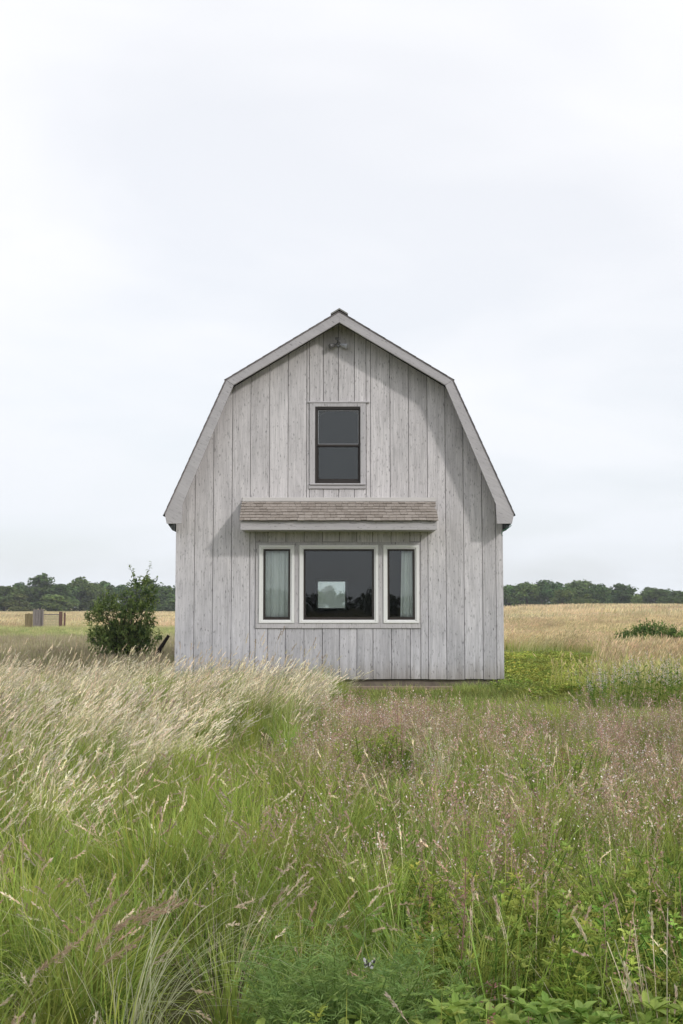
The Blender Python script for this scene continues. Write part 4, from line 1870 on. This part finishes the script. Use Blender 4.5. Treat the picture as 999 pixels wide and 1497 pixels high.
# ---------------------------------------------------------------- shrubs
def leafy_shrub(name, label, cat, x, y, masses, sprigs, c_lo, c_hi, leaf_len, nleaf, group=None):
    """masses: (cx, cy, cz, rx, ry, rz); branches run from the foot into each mass"""
    root = empty(name, (x, y, float(ground_z(x, y))))
    tag(root, label, cat, group)
    st = MB()
    fo = MB()
    ends = []
    for (cx, cy, cz, rx, ry, rz) in masses:
        for _ in range(9):
            while True:
                v = Vector((random.uniform(-1, 1), random.uniform(-1, 1), random.uniform(-1, 1)))
                if v.length < 1:
                    break
            e = Vector((cx + v.x * rx, cy + v.y * ry, cz + v.z * rz))
            b = Vector((random.uniform(-.12, .12), random.uniform(-.1, .1), -.05))
            mid = b.lerp(e, .5) + Vector((random.uniform(-.1, .1), random.uniform(-.1, .1), .12))
            st.tube([b, mid, e], [.014, .008, .003], 5)
            ends += [(mid.lerp(e, random.uniform(.2, 1)), (e - mid).normalized(), (cx, cy, cz, rx, ry, rz)) for _ in range(2)]
    tot = sum(a[3] * a[4] * a[5] for a in masses)
    for ms in masses:
        cx, cy, cz, rx, ry, rz = ms
        ntw = int(nleaf / 10 * ms[3] * ms[4] * ms[5] / tot)
        for _ in range(ntw):
            while True:
                v = Vector((random.uniform(-1, 1), random.uniform(-1, 1), random.uniform(-1, 1)))
                if .15 < v.length < 1 and random.random() < v.length ** 1.2:
                    break
            k = .82 + .36 * float(vnoise(v.x * 2.3 + 7, v.z * 2.3 + v.y, 1, 50))
            p = Vector((cx + v.x * rx * k, cy + v.y * ry * k, cz + v.z * rz * k))
            d = (v + Vector((0, 0, .5)) + Vector((random.gauss(0, .4), random.gauss(0, .4), random.gauss(0, .4)))).normalized()
            tl = random.uniform(.10, .24)
            c = lerp3(c_lo, c_hi, random.random())
            for q in range(10):
                t = q / 9
                aa = Vector((random.gauss(0, 1), random.gauss(0, 1), random.gauss(0, 1))).normalized()
                leaf(fo, p + d * tl * t, d * .5 + aa, leaf_len * random.uniform(.7, 1.2), leaf_len * random.uniform(.4, .55), jit(c, .2))
    for (b, e) in sprigs:
        b, e = Vector(b), Vector(e)
        st.tube([b, b.lerp(e, .5) + Vector((.02, 0, 0)), e], [.008, .005, .002], 4)
        for q in range(16):
            t = q / 15
            aa = Vector((random.gauss(0, 1), random.gauss(0, 1), random.gauss(.4, .6))).normalized()
            leaf(fo, b.lerp(e, t), aa, leaf_len * random.uniform(.8, 1.2), leaf_len * .45, jit(lerp3(c_lo, c_hi, .7), .15))
    st.build('stem', M['bark'], root)
    fo.build('foliage', M['leaf'], root)
    return root


leafy_shrub('shrub', 'dark green leafy shrub with two thin sprigs on top left of the house', 'shrub', -5.35, 9.6,
            [(.40, 0, 1.62, .36, .34, .40), (.34, 0, 1.1, .40, .4, .45), (-.45, .1, .95, .42, .4, .50), (-.10, .1, .5, .62, .5, .42), (-.40, 0, 1.38, .25, .25, .24), (.62, 0, .72, .26, .26, .24), (.25, 0, .55, .5, .4, .4)],
            [((.30, 0, 1.95), (.12, 0, 2.42)), ((.30, 0, 1.95), (.22, 0, 2.3)), ((.45, 0, 1.95), (.68, 0, 2.48)), ((.5, 0, 1.9), (.85, 0, 2.12)), ((-.5, 0, 1.3), (-.5, 0, 1.75))],
            (.09, .145, .05), (.40, .49, .16), .085, 9500)
leafy_shrub('field_shrub', 'low dark green bush standing in the tan field at the right', 'shrub', 8.6, 13.5,
            [(0, 0, .46, .75, .4, .36), (-.6, 0, .36, .42, .3, .25), (.5, 0, .40, .5, .3, .3)], [], (.09, .15, .045), (.26, .36, .10), .085, 6000)

# dark branch leaning beside the shrub
m = MB()
pts = [(-4.60, 8.6, -.34), (-4.44, 8.6, -.10), (-4.27, 8.6, .20), (-4.08, 8.6, .50)]
m.tube(pts, [.085, .07, .05, .035], 7)
m.tube([(-4.30, 8.6, .06), (-4.22, 8.55, .07), (-4.16, 8.5, .14)], [.02, .015, .008], 5)
br = m.build('leaning_branch', plain('charred_bark', (.022, .018, .016), .9, .15, noise=.4, scale=20))
tag(br, 'dark broken branch leaning out of the grass between shrub and house', 'branch')

# ---------------------------------------------------------------- old panels and posts in the left field
def panel_thing():
    d = 80.0
    y = d - 19
    def X(u):
        return (u - 499.5) / 1700 * d
    z0 = -0.25
    bx = X(67)
    root = empty('panel_fence', (bx, y, z0))
    tag(root, 'remains of an old wooden panel fence with posts in the left field', 'fence')
    def part(name, u0, u1, h, mat, dy=0.0, th=.08, planks=1):
        for i in range(planks):
            a = X(u0) + (X(u1) - X(u0)) * i / planks - bx
            b = X(u0) + (X(u1) - X(u0)) * (i + 1) / planks - bx - .015
            mm = MB()
            mm.box(a, b, dy + random.uniform(-.015, .015), dy + th, -.1, h + random.uniform(-.03, .03), .008)
            mm.build(name, M[mat], root)
    part('brown_plank', 38, 49, 1.0, 'old_wood_brown', .1, .08, 3)
    part('grey_plank', 50, 65.5, 1.26, 'old_wood_grey', 0, .08, 4)
    part('pale_post', 64, 66.2, 1.2, 'old_wood_grey', -.09, .08)
    part('post', 88, 92.5, 1.1, 'old_post', 0, .22)
    part('post', 94.5, 97, 1.05, 'old_post', .1, .14)
    # wire mesh panel between the planks and the posts
    mm = MB()
    xa, xb = X(66.5) - bx, X(87.5) - bx
    for i in range(15):
        xx = xa + (xb - xa) * i / 14
        mm.box(xx - .012, xx + .012, .02, .035, -.05, .92)
    for i in range(9):
        zz = .04 + .86 * i / 8
        mm.box(xa, xb, .036, .05, zz - .012, zz + .012)
    mm.build('wire_panel', plain('dull_wire', (.36, .34, .24), .7), root)
    mm = MB()
    mm.box(xa - .02, xb + .02, .0, .018, .90, .96)
    mm.build('top_rail', M['old_wood_grey'], root)


panel_thing()


# ---------------------------------------------------------------- trees on the horizon
def crown_mesh(kind):
    """clumped crown, about 1 m high and 1 m wide, foot at 0"""
    m = MB()
    lobes = []
    nl = {'round': 13, 'tall': 12, 'bush': 9}[kind]
    for i in range(nl):
        a = random.uniform(0, 6.28)
        h = random.uniform(.10, .86)
        prof = {'round': math.sin(min(1, h * .9 + .12) * math.pi) ** .6, 'tall': (1 - h) * .8 + .3, 'bush': math.sin(min(1, h * .6 + .4) * math.pi) ** .7}[kind]
        q = random.uniform(.1, .36) * prof
        r = random.uniform(.13, .23)
        lobes.append((math.cos(a) * q, math.sin(a) * q, h, r))
    lobes.append((0, 0, .86, .13))
    base_c = lerp3((.085, .145, .05), (.17, .215, .07), random.random() * .6 if kind != 'bush' else .5 + random.random() * .6)
    for (lx, ly, lz, r) in lobes:
        tone = random.uniform(.7, 1.25)
        for _ in range(230):
            v = Vector((random.gauss(0, 1), random.gauss(0, 1), random.gauss(0, 1))).normalized()
            rr = r * (random.random() ** .33) * (.8 + .4 * random.random())
            p = Vector((lx, ly, lz)) + v * rr
            if p.z < .02:
                p.z = random.uniform(.02, .1)
            nn = (v + Vector((random.gauss(0, .5), random.gauss(0, .5), random.gauss(.2, .5)))).normalized()
            s = nn.cross(Vector((random.gauss(0, 1), random.gauss(0, 1), random.gauss(0, 1)))).normalized()
            u = nn.cross(s)
            k = random.uniform(.022, .05)
            c = tuple(q * tone for q in jit(base_c, .25))
            m.add([tuple(p - s * k), tuple(p + u * k * .7), tuple(p + s * k), tuple(p - u * k * .7)], [(0, 1, 2, 3)], c)
    return m


tree_src = {}


def tree(name, label, x, y, h, w, kind, group, tone=1.0):
    if kind not in tree_src:
        tree_src[kind] = []
    lst = tree_src[kind]
    root = empty(name, (x, y, float(ground_z(x, y)) - .1))
    tag(root, label, 'tree', group)
    if len(lst) < 5:
        t = MB()
        t.tube([(0, 0, -.02), (.004, 0, .2), (-.006, .003, .45), (.004, 0, .72)], [.026, .02, .014, .005], 7)
        for _ in range(5):
            a = random.uniform(0, 6.28)
            z = random.uniform(.15, .5)
            t.tube([(0, 0, z), (math.cos(a) * .12, math.sin(a) * .12, z + .14), (math.cos(a) * .24, math.sin(a) * .24, z + .24)], [.011, .007, .003], 5)
        tr = t.build('trunk', M['bark'], root)
        cr = crown_mesh(kind).build('crown', M['tree'], root)
        lst.append((tr, cr))
    else:
        s = random.choice(lst)
        tr, cr = s[0].copy(), s[1].copy()
        COL.objects.link(tr)
        COL.objects.link(cr)
        tr.parent = root
        cr.parent = root
    root.scale = (w * 1.42, w * 1.42, h * 1.09 * random.uniform(.88, 1.08))
    root.rotation_euler = (0, 0, random.uniform(0, 6.28))
    return root


def at(u, d):
    return (u - 499.5) / 1700 * d


GL, GR = 'trees of the far left wood', 'trees of the far right wood'
front = [  # u, height px, width px, kind, label
    (8, 36, 46, 'round', 'far tree at the left picture edge, tall and rounded', GL),
    (30, 22, 36, 'bush', 'low olive tree in front of the left wood, left of the old fence', GL),
    (36, 35, 34, 'round', 'far tree rising behind the low olive tree left of the fence', GL),
    (60, 43, 50, 'tall', 'tallest far tree of the left wood, directly behind the grey fence panel', GL),
    (84, 23, 46, 'bush', 'low light green spreading tree right behind the fence posts', GL),
    (92, 39, 44, 'round', 'far dark tree rising behind the low spreading tree by the fence', GL),
    (118, 39, 40, 'round', 'far tree between the old fence and the shrub, rounded top', GL),
    (140, 36, 36, 'tall', 'far tree whose foot is hidden by the left edge of the shrub', GL),
    (160, 33, 30, 'round', 'far tree seen behind the middle of the shrub', GL),
    (192, 34, 34, 'round', 'far tree seen behind the top sprigs of the shrub', GL),
    (218, 40, 42, 'round', 'far tall tree between the shrub and the house wall', GL),
    (246, 34, 40, 'tall', 'far tree touching the left wall of the house', GL),
    (745, 32, 40, 'round', 'far tree touching the right wall of the house', GR),
    (770, 33, 40, 'round', 'far tree second from the house in the right wood', GR),
    (793, 33, 36, 'tall', 'far tree third from the house in the right wood, pointed', GR),
    (815, 35, 40, 'round', 'tallest far tree of the right wood, behind two paler low ones', GR),
    (822, 22, 34, 'bush', 'low olive tree at the front of the right wood, left one of the pale pair', GR),
    (846, 34, 40, 'round', 'far dark tree right of the tallest one in the right wood', GR),
    (858, 22, 30, 'bush', 'low olive tree at the front of the right wood, right one of the pale pair', GR),
    (872, 30, 36, 'round', 'far tree behind the right-hand pale low tree', GR),
    (905, 28, 46, 'round', 'broad far tree left of the gap in the right wood', GR),
    (928, 20, 24, 'bush', 'low far tree standing in the gap of the right wood', GR),
    (957, 27, 46, 'round', 'broad far tree right of the gap in the right wood', GR),
    (990, 20, 44, 'bush', 'low far tree at the right picture edge', GR),
    (-25, 34, 46, 'round', 'far rounded tree just left of the picture edge in the left wood', GL),
]
for (u, hp, wp, kind, lb, grp) in front:
    d = 300 + random.uniform(-14, 14) - (22 if kind == 'bush' else 0)
    x = at(u, d)
    z = float(ground_z(x, d - 19))
    base_px = 893 if u < 500 else 889
    h = hp / 1700 * d + ((888 - base_px) / 1700 * d + 1.16 - z) + .1
    tree('far_tree', lb or 'far tree just outside the picture in the wood', x, d - 19, h * random.uniform(1.0, 1.08), wp / 1700 * d * 1.15, kind, grp)
# a second row that closes the wood
for i in range(46):
    u = -110 + i * 27 + random.uniform(-8, 8)
    d = 325 + random.uniform(-8, 20)
    x = at(u, d)
    side = GL if u < 500 else GR
    lowc = .62 if 915 < u < 945 else 1
    hh = (33 if u < 300 else 27) * lowc * random.uniform(.85, 1.05)
    tree('far_tree', 'dark far tree in the back row that closes the %s wood' % ('left' if u < 500 else 'right'), x, d - 19, hh / 1700 * d + 1.0, 7.5 * random.uniform(.9, 1.2), random.choice(('round', 'tall')), 'back row of the far %s wood' % ('left' if u < 500 else 'right'))

# the wood behind the photographer, which the window panes mirror
m = MB()
for i in range(90):
    x = -150 + i * 3.3 + random.uniform(-2, 2)
    y = -260 + random.uniform(-10, 10)
    h = random.uniform(4.5, 6.5)
    for _ in range(170):
        v = Vector((random.gauss(0, 1), random.gauss(0, 1), random.gauss(0, 1))).normalized() * random.random() ** .3
        p = Vector((x + v.x * 4.2, y + v.y * 2.5, -.5 + h * .5 + v.z * h * .5))
        a, b = Vector((random.gauss(0, 1), random.gauss(0, 1), random.gauss(0, 1))).normalized(), Vector((random.gauss(0, 1), random.gauss(0, 1), random.gauss(0, 1))).normalized()
        m.add([tuple(p - a * .6), tuple(p + b * .5), tuple(p + a * .6), tuple(p - b * .5)], [(0, 1, 2, 3)], jit((.055, .075, .03), .25))
o = m.build('distant_wood', M['tree'])
tag(o, 'dark wood on the horizon behind the photographer, mirrored in the window panes', kind='stuff')

# ---------------------------------------------------------------- thin summer haze over the fields
m = MB()
m.box(-190, 190, -330, 420, -3.5, 14.0)
hm = bpy.data.materials.new('summer_haze')
hm.use_nodes = True
ht = hm.node_tree
for n in list(ht.nodes):
    ht.nodes.remove(n)
ho = nd(ht, 'ShaderNodeOutputMaterial')
hv = nd(ht, 'ShaderNodeVolumePrincipled')
hv.inputs['Color'].default_value = (0.90, 0.94, 1.0, 1)
hv.inputs['Density'].default_value = 0.00036
ht.links.new(hv.outputs[0], ho.inputs['Volume'])
hz = m.build('haze', hm)
tag(hz, kind='stuff')
